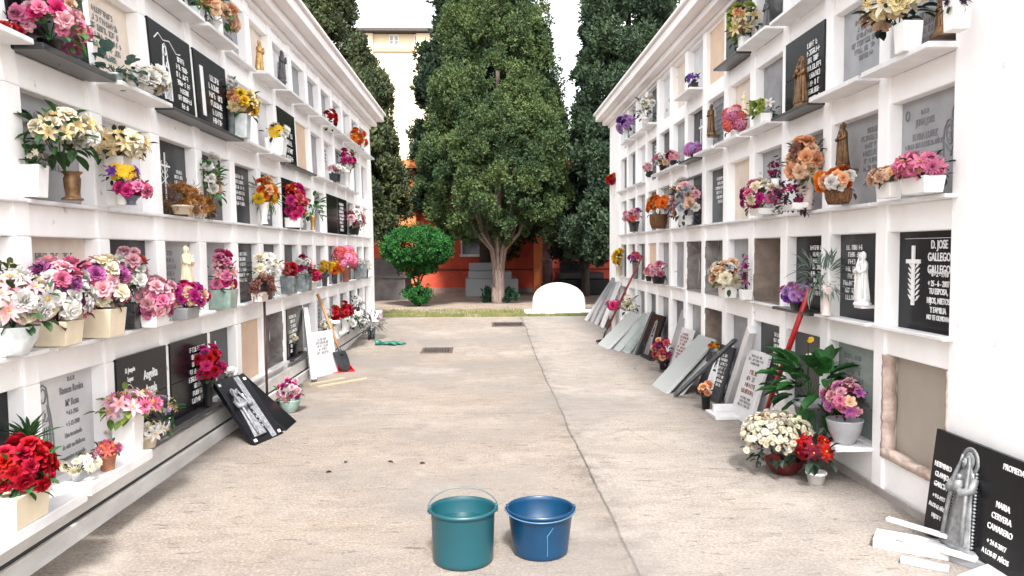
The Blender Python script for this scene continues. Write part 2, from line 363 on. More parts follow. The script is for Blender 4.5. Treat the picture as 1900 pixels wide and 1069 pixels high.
for i in range(11):
    a = i/11*6.28+rs_.uniform(-.2, .2); rr = rs_.uniform(.45, .95); q = .09
    ca, sa = math.cos(a), math.sin(a)
    stems.append(([(ca*.08, sa*.08, .30), (ca*.10, sa*.10, .95), (ca*.19, sa*.19, 1.45), (ca*(.22+rr*.4), sa*(.22+rr*.4), 1.85), (ca*(.2+rr*.8), sa*(.2+rr*.8), 2.6), (ca*(.2+rr), sa*(.2+rr), 4.2)], rs_.uniform(.055, .085), .02))
stems.append(([(0, 0, .9), (.02, .02, 2.5), (0, 0, 9)], .15, .03))
px_ = depth_at(925, 560, YC).x
cypress('cypress_tree', 'large central cypress with pale trunk splitting into many stems above the grass strip', px_, YC, G0,
        prof_from(912, YC, [(432, 70), (420, 118), (395, 132), (350, 140), (290, 136), (220, 128), (150, 114), (80, 100), (0, 85), (-120, 68), (-260, 48), (-340, 12)]), CYP1, 6200, 11, stems, BARK, per=66, size=.049, blob=.125, shrink=.34, lump=.12)
def simple_stems(h, r0=.2, n=7, spread=.8, seed=1, z0=.9):
    q = random.Random(seed); s = [([(0, 0, -.1), (.03, 0, z0), (0, .02, h*.5), (0, 0, h)], r0, .03)]
    for i in range(n):
        a = i/n*6.28+q.uniform(-.3, .3); s.append(([(0, 0, z0), (math.cos(a)*.3, math.sin(a)*.3, z0+.7), (math.cos(a)*spread, math.sin(a)*spread, z0+2.4)], r0*.4, .02))
    return s
Yb = 25.5
cypress('cypress_tree', 'dark cypress with a blackish trunk standing just behind the central cypress', depth_at(900, 500, Yb).x, Yb, G0,
        prof_from(905, Yb, [(452, 60), (430, 120), (380, 138), (300, 134), (220, 124), (150, 112), (60, 98), (0, 88), (-100, 72), (-260, 50), (-330, 10)]), CYP2, 2900, 21, simple_stems(13, .27, z0=1.9), DBARK, size=.11, blob=.26, per=40)
Yl = 20.8
cypress('cypress_tree', 'olive green cypress rising behind the far end of the left niche block', depth_at(615, 500, Yl).x, Yl, G0,
        prof_from(615, Yl, [(440, 70), (425, 128), (380, 142), (300, 138), (240, 128), (200, 116), (150, 98), (100, 84), (50, 70), (0, 56), (-120, 44), (-240, 26), (-300, 8)]), CYP3, 4200, 31, simple_stems(11, .22), DBARK)
Yr = 19.6
cypress('cypress_tree', 'dark green cypress behind the far end of the right niche block', depth_at(1165, 500, Yr).x, Yr, G0,
        prof_from(1165, Yr, [(470, 95), (440, 128), (400, 130), (350, 118), (300, 110), (240, 104), (150, 102), (80, 100), (0, 94), (-120, 76), (-260, 45), (-330, 10)]), CYP2, 3800, 41, simple_stems(11, .22), DBARK)
Yq = 23.0
cypress('cypress_tree', 'short dark cypress with low brownish boughs over the black tomb', depth_at(1085, 500, Yq).x, Yq, G0,
        prof_from(1085, Yq, [(478, 40), (465, 70), (430, 75), (390, 68), (350, 52), (310, 36), (280, 20), (262, 6)]), leaf_mat('brownish_cypress_foliage', (.055, .065, .038), (.032, .028, .024), 1.5), 800, 47, simple_stems(3.4, .16, z0=.7, spread=.5), DBARK)
cypress('cypress_tree', 'tall narrow cypress mostly hidden behind the right niche block', depth_at(1262, 500, 21).x, 22.5, G0,
        prof_from(1262, 22.5, [(430, 60), (350, 95), (240, 100), (100, 88), (0, 76), (-160, 50), (-300, 10)]), CYP2, 1300, 51, simple_stems(11, .22), DBARK, size=.11, blob=.26)
cypress('cypress_tree', 'tall dark cypress seen over the middle of the left niche block', depth_at(520, 500, 24).x, 24, G0,
        prof_from(520, 24, [(430, 60), (350, 95), (240, 100), (100, 92), (0, 80), (-160, 56), (-300, 10)]), CYP2, 1300, 61, simple_stems(11, .22), DBARK, size=.11, blob=.26)
# round clipped bush on a short stem, with a small bush at its foot
def topiary():
    c = ground_at(775, 568, G0); t = thing('clipped_bush', 'bright green mushroom shaped clipped bush on a short stem', 'bush', (c.x, c.y, G0))
    r = np.random.RandomState(5); s = c.y/F0; blobs = []
    zc = depth_at(775, 462, c.y).z-G0
    for i in range(980):
        d = r.normal(size=3); d /= np.linalg.norm(d); q = r.uniform(.72, .97)
        k = 1+.08*noise.noise(Vector(d*2.4))
        z = d[2]*44*s; 
        if d[2] < -.25: z = d[2]*36*s
        blobs.append((d[0]*68*s*q*k, d[1]*68*s*q*k, zc+z*q, .085*r.uniform(.6, 1.3)))
    for i in range(90):   # skirt tapering to the stem
        a = r.uniform(0, 6.28); q = r.uniform(0, .55); blobs.append((math.cos(a)*q, math.sin(a)*q, zc-.42-.35*r.rand()*(1-q), .07))
    m = leaf_mat('bright_bush_leaf', (.040, .185, .032), (.012, .065, .018), 5)
    foliage('crown', blobs, m, t, 5, 40, .045, up=.2, long=1.6)
    b = MB()
    for i in range(5): a = i*1.26; b.tube([(math.cos(a)*.05, math.sin(a)*.05, 0), (math.cos(a)*.04, math.sin(a)*.04, .5), (math.cos(a)*.28, math.sin(a)*.28, 1.15)], .028, 7, .015)
    b.build('trunk', DBARK, t, smooth=True)
    b2 = []
    for i in range(150):
        d = r.normal(size=3); d /= np.linalg.norm(d); q = r.uniform(.4, 1); b2.append((d[0]*.40*q, d[1]*.40*q, .33+d[2]*.28*q, .06))
    o = thing('low_bush', 'small dense green bush at the foot of the clipped bush', 'bush', (c.x, c.y-.12, G0))
    foliage('foliage', b2, m, o, 6, 34, .04, up=.3, long=1.6)
    bb = MB(); bb.tube([(0, 0, -.02), (.03, 0, .3)], .03, 6, .01); bb.build('stem', DBARK, o)
    for px, lab in ((905, 'left'), (940, 'right')):
        p = ground_at(px, 556, G0); q_ = thing('ground_plant', 'low dark leafy plant at the %s side of the pale cypress trunk' % lab, 'plant', (p.x, YC+(.25 if px < 920 else -.05), G0))
        bl = [(r.normal(0, .10), r.normal(0, .08), r.uniform(.05, .38), .06) for i in range(22)]
        foliage('foliage', bl, leaf_mat('dark_plant_leaf', (.02, .08, .03), (.01, .035, .02), 5), q_, 9+px, 20, .06, up=.6)
topiary()

# ---------------------------------------------------------------- far buildings
def tower():
    Y = 62.0; x0 = depth_at(672, 100, Y).x; x1 = depth_at(872, 100, Y).x; zt = depth_at(740, 62, Y).z
    t = thing('tower_building', 'tall cream building with small paired windows under a dark eave', 'building', ((x0+x1)/2, Y+4, G0)); ox, oy = (x0+x1)/2, Y+4
    CW = mat('cream_render', (.63, .54, .38), .85, scale=.25, c2=(.56, .48, .34), detail=8)
    b = MB(); b.box((x0-ox, -4, 0), (x1-ox, 4, zt-G0-.05)); b.build('wall', CW, t)
    b = MB(); zs = depth_at(740, 92, Y).z-G0; b.box((x0-ox-.12, -4.15, zs-.2), (x1-ox+.12, -4.0, zs+.12)); b.build('string_course', mat('cream_trim', (.55, .37, .24), .8), t)
    b = MB(); b.box((x0-ox-.8, -4.8, zt-G0), (x1-ox+.8, 4.8, zt-G0+.22)); b.add([(x0-ox-.8, -4.8, zt-G0+.22), (x1-ox+.8, -4.8, zt-G0+.22), (x1-ox+.8, 4.8, zt-G0+.22), (x0-ox-.8, 4.8, zt-G0+.22), (0, 0, zt-G0+1.4)], [(0, 1, 4), (1, 2, 4), (2, 3, 4), (3, 0, 4)]); b.build('roof', mat('dark_roof', (.07, .06, .055), .8), t)
    for px in (731, 777, 823):
        p = depth_at(px, 76, Y)
        f = MB(); W2, H2 = .30, .45
        for sx_ in (-1, 1):
            cx = p.x-ox+sx_*.2
            f.box((cx-.19, -4.06, p.z-G0-H2-.05), (cx+.19, -4.005, p.z-G0+H2+.05))
        wn = f.build('window', mat('pale_window_frame', (.72, .66, .55), .6), t)
        g = MB()
        for sx_ in (-1, 1):
            cx = p.x-ox+sx_*.2
            for k in (0, 1): g.box((cx-.12, -4.075, p.z-G0-.4+k*.42), (cx+.12, -4.062, p.z-G0-.03+k*.42))
        g.build('pane', mat('tower_pane', (.30, .32, .36), .2), wn)
    b = MB(); b.box((x0-ox-.05, -4.3, 0), (x0-ox+.9, -4.0, zt-G0-.06)); b.box((x1-ox-4.3, -4.3, 0), (x1-ox-3.2, -4.0, zt-G0-.06)); b.build('pilaster', CW, t)
tower()
def red_wall():
    Y = 25.6; x0 = -9.0; x1 = 9.0
    RED = mat('red_ochre_render', (.62, .088, .042), .85, scale=1.2, c2=(.36, .05, .028), detail=8)
    ORG = mat('orange_render', (.78, .22, .07), .85, scale=1.5, c2=(.66, .17, .06), detail=6)
    t = thing('chapel_building', 'long red ochre cemetery building with orange pilasters behind the trees', 'building', (0, Y, G0))
    b = MB(); b.box((x0, 0, 0), (x1, 6, 4.15)); b.build('wall', RED, t)
    b = MB(); b.box((x0, -.14, .0), (x1, -.004, .16)); b.build('plinth', mat('pinkish_plinth', (.40, .25, .22), .85), t)
    b = MB(); zb = depth_at(970, 500, Y).z-G0; b.box((x0, -.03, zb-.03), (x1, -.004, zb+.03)); b.build('string_course', mat('dark_red_band', (.20, .035, .025), .85), t)
    for px, wd in ((1001, .42), (757, .62), (640, .5), (1220, .5)):
        x = depth_at(px, 480, Y).x; b = MB(); b.box((x-wd/2, -.22, .01), (x+wd/2, -.031, 4.1)); b.build('pilaster', ORG, t)
    b = MB(); b.box((x0-.2, -.5, 4.15), (x1+.2, 6.3, 4.4)); b.build('cornice', ORG, t)
    # framed opening with grey-blue glass and white sill
    c = depth_at(876, 450, Y); z0 = depth_at(876, 472, Y).z-G0; b = MB()
    b.box((c.x-.33, -.05, z0), (c.x+.33, -.004, z0+1.5)); wn = b.build('window', mat('dark_window_glass', (.05, .085, .11), .15, c2=(.02, .04, .05), scale=3), t)
    b = MB(); b.box((c.x-.42, -.16, z0-.08), (c.x+.42, -.005, z0)); b.box((c.x+.33, -.08, z0), (c.x+.38, -.005, z0+1.5)); b.box((c.x-.38, -.08, z0), (c.x-.33, -.005, z0+1.5)); b.build('frame', WHITEM, wn)
    # lower red wall to the side
    b = MB()
    return t
red_wall()
def column_post():
    Y = 25.0; p = depth_at(1016, 500, Y)
    t = thing('stone_column', 'mauve stone column beside the black tomb', 'column', (p.x, Y, G0)); s = mat('mauve_stone', (.27, .15, .15), .8, scale=5, c2=(.20, .11, .115))
    b = MB(); b.lathe([(.22, 0), (.22, .3), (.17, .34), (.17, 1.0), (.20, 1.04), (.20, 1.12), (.17, 1.16), (.15, 3.0), (.2, 3.1), (.2, 3.2)], 16); b.build('shaft', s, t)
column_post()
def tomb_black():
    Y = 24.0; a, c = depth_at(1033, 520, Y), depth_at(1126, 520, Y); t = thing('black_granite_tomb', 'stepped black granite tomb with a low headstone under the dark cypress', 'tomb', ((a.x+c.x)/2, Y, G0)); W = (c.x-a.x)/2
    z = lambda y: depth_at(1080, y, Y).z-G0
    b = MB(); b.box((-W, -.5, .0), (W, 1.2, z(517))); o = b.build('base', BLACKG, t); bevel(o, .02)
    b = MB(); b.box((-W+.05, -.42, z(517)), (W-.15, 1.1, z(505))); o = b.build('slab', DGREYG, t); bevel(o, .03)
    b = MB(); b.prism([(-W+.15, z(505)), (W-.62, z(505)), (W-.62, z(488)), (W-.72, z(485)), (-W+.25, z(485)), (-W+.15, z(488))], .5, .7); o = b.build('headstone', BLACKG, t)
    b = MB(); b.box((-W-.3, -.62, -.12), (W+.3, 1.3, .0)); b.build('footing', mat('tomb_footing', (.16, .13, .13), .9), t)
tomb_black()
def tomb_grey():
    Y = 24.0; t0 = depth_at(912, 540, Y); t = thing('grey_granite_tomb', 'stepped pale grey granite tomb half hidden by the central cypress trunk', 'tomb', (t0.x, Y, G0)); G_ = mat('speckled_grey_granite', (.36, .37, .38), .5, scale=70, c2=(.27, .28, .29))
    z = lambda y: max(.02, depth_at(912, y, Y).z-G0); X = lambda px: depth_at(px, 520, Y).x-t0.x
    b = MB(); b.box((X(865), -.6, -.05), (X(960), 1, z(516))); o = b.build('base', G_, t); bevel(o, .015)
    b = MB(); b.box((X(870), -.5, z(516)), (X(948), .95, z(503))); o = b.build('slab', G_, t); bevel(o, .015)
    b = MB(); b.box((X(870), .3, z(503)), (X(935), .6, z(488))); o = b.build('headstone', G_, t); bevel(o, .02)
tomb_grey()
def tomb_left():
    Y = 22.5; p = depth_at(715, 540, Y); t = thing('concrete_tomb', 'low grey concrete tomb with a coping left of the clipped bush', 'tomb', (p.x, Y, G0)); G_ = mat('weathered_concrete', (.30, .27, .26), .9, scale=4, c2=(.20, .17, .17), detail=8, bump=.4)
    b = MB(); b.box((-.6, -.3, -.1), (.62, 1.6, .62)); o = b.build('base', G_, t); b = MB(); b.box((-.66, -.36, .62), (.68, 1.66, .70)); o = b.build('coping', G_, t); bevel(o, .01)
    b = MB(); b.box((-.5, 1.0, .70), (.4, 1.25, 1.2)); b.build('headstone', G_, t)
tomb_left()
def dome_stone():
    Y = 17.1; a, c = depth_at(989, 570, Y), depth_at(1084, 570, Y); x = (a.x+c.x)/2; W = (c.x-a.x)/2; zt = depth_at(1036, 525, Y).z-G0
    t = thing('white_arched_stone', 'white painted round topped stone on a low white base at the end of the paving', 'monument', (x, Y, G0))
    m = mat('white_paint', (.80, .80, .79), .8, scale=5, c2=(.60, .59, .57), detail=8, bump=.4, bscale=14, ramp=(.28, .5))
    n = 20; hz = zt*.32
    poly = [(-W, .02)]+[(-W*math.cos(math.pi*i/n), hz+(zt-hz)*math.sin(math.pi*i/n)**.85) for i in range(n+1)]+[(W, .02)]
    b = MB(); b.prism(poly, -.22, .22); o = b.build('arched_block', m, t); fix_normals(o.data); bevel(o, .04, 3)
    b = MB(); b.box((-W-.20, -.30, -.05), (W+.34, .3, .045)); o = b.build('base', m, t); bevel(o, .02)
dome_stone()
def drains():
    for (x0, x1, y0, y1, lab) in ((780, 838, 646, 656, 'nearer rusty metal drain grating in the middle of the paving'), (913, 974, 599, 606, 'farther dark drain cover beside the joint at the end of the paving')):
        a, c = ground_sloped((x0+x1)/2, y1), ground_sloped((x0+x1)/2, y0); w_ = abs(ground_sloped(x1, (y0+y1)/2).x-ground_sloped(x0, (y0+y1)/2).x)
        yc = (a.y+c.y)/2; d = (c.y-a.y)/2; z = gz(yc); t = thing('drain_cover', lab, 'drain', (a.x, yc, z+.002))
        tl = math.atan((gz(yc+d)-gz(yc-d))/(2*d)); t.rotation_euler = (tl, 0, 0)
        m = mat('rusty_iron', (.16, .11, .09), .8, scale=20, c2=(.09, .06, .055))
        b = MB(); wd = w_/2
        b.box((-wd, -d, 0), (wd, -d+.03, .012)); b.box((-wd, d-.03, 0), (wd, d, .012)); b.box((-wd, -d+.03, 0), (-wd+.03, d-.03, .012)); b.box((wd-.03, -d+.03, 0), (wd, d-.03, .012)); b.build('frame', m, t)
        b = MB(); n = 10
        for i in range(n): x = -wd+.045+(2*wd-.09)*i/(n-1); b.box((x-.008, -d+.03, .001), (x+.008, d-.03, .010))
        b.build('grating', m, t)
        b = MB(); b.box((-wd+.03, -d+.03, -.0), (wd-.03, d-.03, .0008)); b.build('pit_shade_sheet', BLACKP, t)  # flat black sheet stands in for the shade below the grating
drains()
# ---------------------------------------------------------------- the two niche blocks
GAP = .065   # half width of a post
class Block:
    def __init__(s, side):
        s.side = side; s.L = side == 'L'
        s.X = -XL if s.L else XR; s.sg = 1 if s.L else -1          # sg: direction out of the wall
        s.T, s.S = (LT, LS) if s.L else (RT, RS)
        s.Y0, s.P = (YL0, PL) if s.L else (YR0-PR, PR)              # start of column 0
        s.n0, s.n1 = (-3, 14) if s.L else (0, 13)
    def warp(s, p):                                                 # the left block leans a little along its length
        x, y, z = p; return (x, y+(lean(z) if s.L else 0), z)
    def pt(s, y, out, z): return (s.X+s.sg*out, y, z)
    def box(s, b, y0, y1, o0, o1, z0, z1, ny=1, nz=1):
        a = s.pt(y0, o0, z0); c = s.pt(y1, o1, z1); k = len(b.v); b.box((min(a[0], c[0]), y0, z0), (max(a[0], c[0]), y1, z1))
    def cell(s, c): return s.Y0+c*s.P+GAP, s.Y0+(c+1)*s.P-GAP
    def sub(s, b):                                                  # apply the lean to finished geometry
        b.v = [s.warp(v) for v in b.v]; return b
def split_z(z0, z1, cuts):
    zs = [z0]+[c for c in sorted(cuts) if z0 < c < z1]+[z1]; return list(zip(zs, zs[1:]))
def make_block(side):
    B = Block(side); end = 15.1 if B.L else 14.95; near = B.Y0+B.n0*B.P if B.L else 1.5; L = B.L
    lab = 'white burial niche block on the left of the paved walkway' if L else 'white burial niche block on the right with a plain white near end'
    t = thing('niche_block', lab, 'burial niches', (0, 0, 0)); B.t = t
    top = 4.20 if L else 4.22; y0s, y1s = B.cell(B.n0)[0]-GAP, B.cell(B.n1-1)[1]+GAP
    b = MB(); cuts = B.T+B.S
    for c in range(B.n0, B.n1+1):
        y = B.Y0+c*B.P; a, e = y-GAP, y+GAP
        if c == B.n1: e = end
        if c == B.n0: a = near if not L else y-GAP
        for z0, z1 in (split_z(-.1, B.T[0]+.16, B.T+[.3]) if L else [(-.1, B.T[0]+.16)]): B.box(b, a, e, -.42, 0, z0, z1)
    for r in range(5):
        z1 = B.T[r+1]-.0 if r < 4 else -.1
        for c in range(B.n0, B.n1):
            a, e = B.cell(c); B.box(b, a-.01, e+.01, -.40, -.018, z1, B.S[r])
    for c in range(B.n0, B.n1): a, e = B.cell(c); B.box(b, a-.01, e+.01, -.40, -.018, B.T[0], B.T[0]+.15)
    # bulk of the building behind the niches
    for z0, z1 in split_z(-.1, top, cuts): B.box(b, near-.02, end-.004, -2.45, -.415, z0, z1)
    B.sub(b); o = b.build('wall', WHITE, t); bevel(o, .009, 2)
    # two-step cornice
    b = MB(); za, zb_ = (3.93, 4.03) if L else (3.99, 4.075)
    B.box(b, near-.03, end+.02, -2.5, .03, za-.05, za); B.box(b, near-.05, end+.05, -2.5, .14, za, zb_); B.box(b, near-.10, end+.10, -2.5, .27, zb_, zb_+.115); B.box(b, near-.14, end+.14, -2.5, .31, zb_+.115, zb_+.155)
    B.sub(b); o = b.build('cornice', mat('cornice_plaster', (.84, .81, .80), .7, scale=3, c2=(.76, .71, .70), stretch=(1, .3, 1)), t); bevel(o, .01, 2)
    # footing
    b = MB()
    if L:
        B.box(b, near, end-.9, 0.0, .07, -.1, .10); B.box(b, near, end-.9, 0, .045, .10, .235)
        b.k = 1; B.box(b, near, end-.9, 0, .052, .100, .118)  # near-black strip laid along the step of the footing
        o = B.sub(b).build('footing', [mat('footing_grey', (.80, .78, .75), .8, scale=3, c2=(.50, .48, .46), stretch=(1, .35, 1), bump=.3), mat('footing_dark_strip', (.05, .05, .05), .8)], t); bevel(o, .006)
        b = MB(); B.box(b, end-.35, end+.22, -.4, .12, .0, .34); o = B.sub(b).build('end_pedestal', WHITE, t); bevel(o, .02)
    else:
        B.box(b, near, end, 0, .012, -.1, .05); o = b.build('footing', mat('footing_grey_pink', (.60, .54, .51), .85, c2=(.40, .34, .32), scale=4, detail=8, bump=.3), t)
    return B
def wallframe(B, y, out, z):
    """matrix: local -Y out of the wall, local X to the viewer's right, origin at that point (incl. lean)"""
    return Matrix.Translation(Vector(B.warp(B.pt(y, out, z)))) @ Matrix.Rotation(LROT if B.L else RROT, 4, 'Z')
FONT_C = {}
def text_mesh(s, size, width=None, cond=.72, ext=.0015):
    cu = bpy.data.curves.new('t', 'FONT'); cu.body = s; cu.size = size; cu.align_x = 'CENTER'; cu.extrude = ext; cu.resolution_u = 3; cu.offset = size*.012
    o = bpy.data.objects.new('t', cu); me = bpy.data.meshes.new_from_object(o); bpy.data.objects.remove(o); bpy.data.curves.remove(cu)
    v = np.empty(len(me.vertices)*3); me.vertices.foreach_get('co', v); v = v.reshape(-1, 3)
    f = [tuple(p.vertices) for p in me.polygons]; bpy.data.meshes.remove(me)
    v[:, 0] *= cond
    if width and len(v) and np.ptp(v[:, 0]) > width: v[:, 0] *= width/np.ptp(v[:, 0])
    return [(x, -z, y) for x, y, z in v], f                   # stands upright, faces -Y
def write(b, lines, x, z, size, gap=1.35, width=None, cond=.72, y=-.002):
    for s in lines:
        if s:
            v, f = text_mesh(s, size, width, cond); b.add([(p[0]+x, p[1]+y, p[2]+z) for p in v], f)
        z -= size*gap
def scribble(b, x, z, wd, rows, size, q, gap=1.5, y=-.003, left=False, depth=.002):
    """worn lettering too small to read: rows of letter-like strokes"""
    for r in range(rows):
        L_ = wd*q.uniform(.55, 1); xx = x-wd/2 if left else x-L_/2; x1 = xx+L_
        while xx < x1:
            cw = size*q.uniform(.45, .7)
            if q.random() < .16: xx += size*.6; continue
            st = size*.16; k = q.random(); D = (y-depth, y)
            if k < .85: b.box((xx, D[0], z), (xx+st, D[1], z+size))
            if k > .3: b.box((xx+cw-st, D[0], z+(0 if k > .5 else size*.4)), (xx+cw, D[1], z+size*(1 if k > .6 else .6)))
            h = q.choice([0, .42, .84]); b.box((xx, D[0]-.0002, z+size*h), (xx+cw, D[1], z+size*h+st))
            if k > .5: h = q.choice([0, .84]); b.box((xx, D[0]-.0004, z+size*h), (xx+cw, D[1], z+size*h+st))
            xx += cw+size*.18
        z -= size*gap
def figure(b, h, seed=1, halo=False, child=True, wide=1.0, depth=.75, seg=30):
    """standing robed figure, base at origin, facing -Y"""
    prof = [(0, .0, .17), (.012, 0, .185), (.05, 0, .18), (.15, 0, .165), (.3, 0, .148), (.42, 0, .135), (.52, 0, .122), (.60, 0, .120), (.68, 0, .125), (.745, 0, .118), (.79, 0, .092), (.815, 0, .058), (.83, 0, .052), (.85, 0, .064), (.885, 0, .076), (.93, 0, .074), (.965, 0, .055), (.985, 0, .03), (.995, 0, .004)]
    vs, fs = [], []; q = random.Random(seed); ph = [q.uniform(0, 6.28) for _ in range(4)]
    for t_, _, r in prof:
        for i in range(seg):
            a = 2*math.pi*i/seg
            fold = (.09*math.sin(7*a+ph[0]+t_*3)+.06*math.sin(12*a+ph[1]-t_*5))*(max(0, .72-t_)**.6)
            if t_ > .82 and t_ < .97 and math.sin(a) < -.3: r_ = r*(.86 if .86 < t_ < .94 else .93)
            else: r_ = r*(1+fold)
            vs.append((math.cos(a)*r_*h*wide, math.sin(a)*r_*h*depth-.01*h*(1-t_), t_*h))
    n = len(prof)
    for j in range(n-1):
        for i in range(seg): k = (i+1) % seg; fs.append((j*seg+i, j*seg+k, (j+1)*seg+k, (j+1)*seg+i))
    fs.append(tuple(range(seg-1, -1, -1))); b.add(vs, fs)
    # sleeves and joined hands, veil edges
    for s_ in (-1, 1):
        b.tube([(s_*.125*h*wide, 0, .74*h), (s_*.15*h*wide, -.05*h, .62*h), (s_*.09*h*wide, -.115*h, .58*h), (s_*.01*h, -.13*h, .635*h)], [.034*h, .042*h, .045*h, .014*h], 10)
        b.tube([(s_*.055*h, -.045*h, .95*h), (s_*.075*h, -.045*h, .86*h), (s_*.10*h*wide, -.07*h, .72*h), (s_*.13*h*wide, -.08*h, .4*h), (s_*.15*h*wide, -.08*h, .05*h)], [.012*h, .016*h, .02*h, .022*h, .024*h], 8)
    b.lathe([(0, .815*h), (.028*h, .83*h), (.05*h, .87*h), (.05*h, .92*h), (.03*h, .955*h), (0, .965*h)], 14, 1, 1, cap=False)   # inner head
    for i in range(len(b.v)-14*6, len(b.v)): pass
    face = []
    for (x, z, r) in ((0, .885, .046),):
        b.add([(x+math.cos(a)*r*h*.8, -.052*h-.012*h*(k == 1), z*h+math.sin(a)*r*h) for k in (0, 1) for a in [2*math.pi*i/12 for i in range(12)]], [(i, (i+1) % 12, (i+1) % 12+12, i+12) for i in range(12)]+[tuple(range(12, 24))])
        b.tube([(0, -.064*h, .895*h), (0, -.074*h, .878*h)], .007*h, 6)
    if child:
        b.tube([(.03*h, -.12*h, .60*h), (.055*h, -.13*h, .66*h), (.06*h, -.125*h, .71*h)], [.05*h, .045*h, .03*h], 10)
        b.tube([(.06*h, -.13*h, .71*h), (.062*h, -.13*h, .765*h)], [.03*h, .022*h], 10)
    if halo:
        n = 70; pts = [(math.cos(a)*.115*h, .01*h, .89*h+math.sin(a)*.125*h) for a in [math.pi*(-.25+1.5*i/n) for i in range(n+1)]]
        b.tube(pts, .02*h, 6)
        for p in pts: b.tube([(p[0], p[1]-.01*h, p[2]), (p[0]*1.22, p[1], .89*h+(p[2]-.89*h)*1.2)], .014*h, 5, .008*h)
        for s_ in (-1, 1):
            for i in range(22):
                t_ = i/22; z = (.80-.78*t_)*h; x = s_*(.125+.075*t_)*h; b.tube([(x, 0, z), (x+s_*.022*h, 0, z-.01*h)], .015*h, 5)
def cross(b, x, z, h, w_, th, y=-.004, d=.006):
    t, k = th/2, z+h*.70
    b.prism([(x-t, z), (x+t, z), (x+t, k), (x+w_/2, k), (x+w_/2, k+th), (x+t, k+th), (x+t, z+h), (x-t, z+h), (x-t, k+th), (x-w_/2, k+th), (x-w_/2, k), (x-t, k)], y-d, y)
def stroke(b, pts, r=.003, y=-.003): b.tube([(p[0], y, p[1]) for p in pts], r, 5)
def line_figure(b, x, z, h, r=.003):
    """engraved outline of a veiled figure"""
    def P(q_): return [(x+a*h, z+c*h) for a, c in q_]
    stroke(b, P([(-.16, 0), (-.17, .2), (-.15, .45), (-.12, .62), (-.09, .74), (-.085, .84), (-.06, .93), (0, .97), (.06, .93), (.085, .84), (.09, .74), (.13, .6), (.16, .4), (.17, .2), (.16, 0)]), r)
    stroke(b, P([(-.045, .9), (-.055, .84), (-.03, .78), (0, .765), (.03, .78), (.055, .84), (.045, .9), (0, .925), (-.045, .9)]), r)
    for k in (-.1, -.05, 0, .05, .1): stroke(b, P([(k*.8, .5), (k*1.05, .3), (k*1.2, .12), (k*1.25, .01)]), r*.8)
    stroke(b, P([(-.1, .62), (-.04, .55), (.02, .6), (.03, .66)]), r); stroke(b, P([(.1, .62), (.05, .56), (0, .58)]), r)
    stroke(b, P([(-.14, 0), (-.05, .02), (.05, 0), (.14, .02)]), r); stroke(b, P([(-.07, .74), (-.1, .55), (-.09, .3)]), r); stroke(b, P([(.07, .74), (.11, .5), (.12, .25)]), r)
PQ = random.Random(42)
PLM = {'K': BLACKG, 'D': DGREYG, 'G': GREYM, 'g': LGREYM, 'W': WHITEM, 'C': CREAM, 'B': BOARD, 'N': GREENM, 'b': BOARDG}
LETM = {'K': LETW, 'D': LETW, 'G': LETG, 'g': LETG, 'W': LETG, 'C': LETG, 'N': LETG}
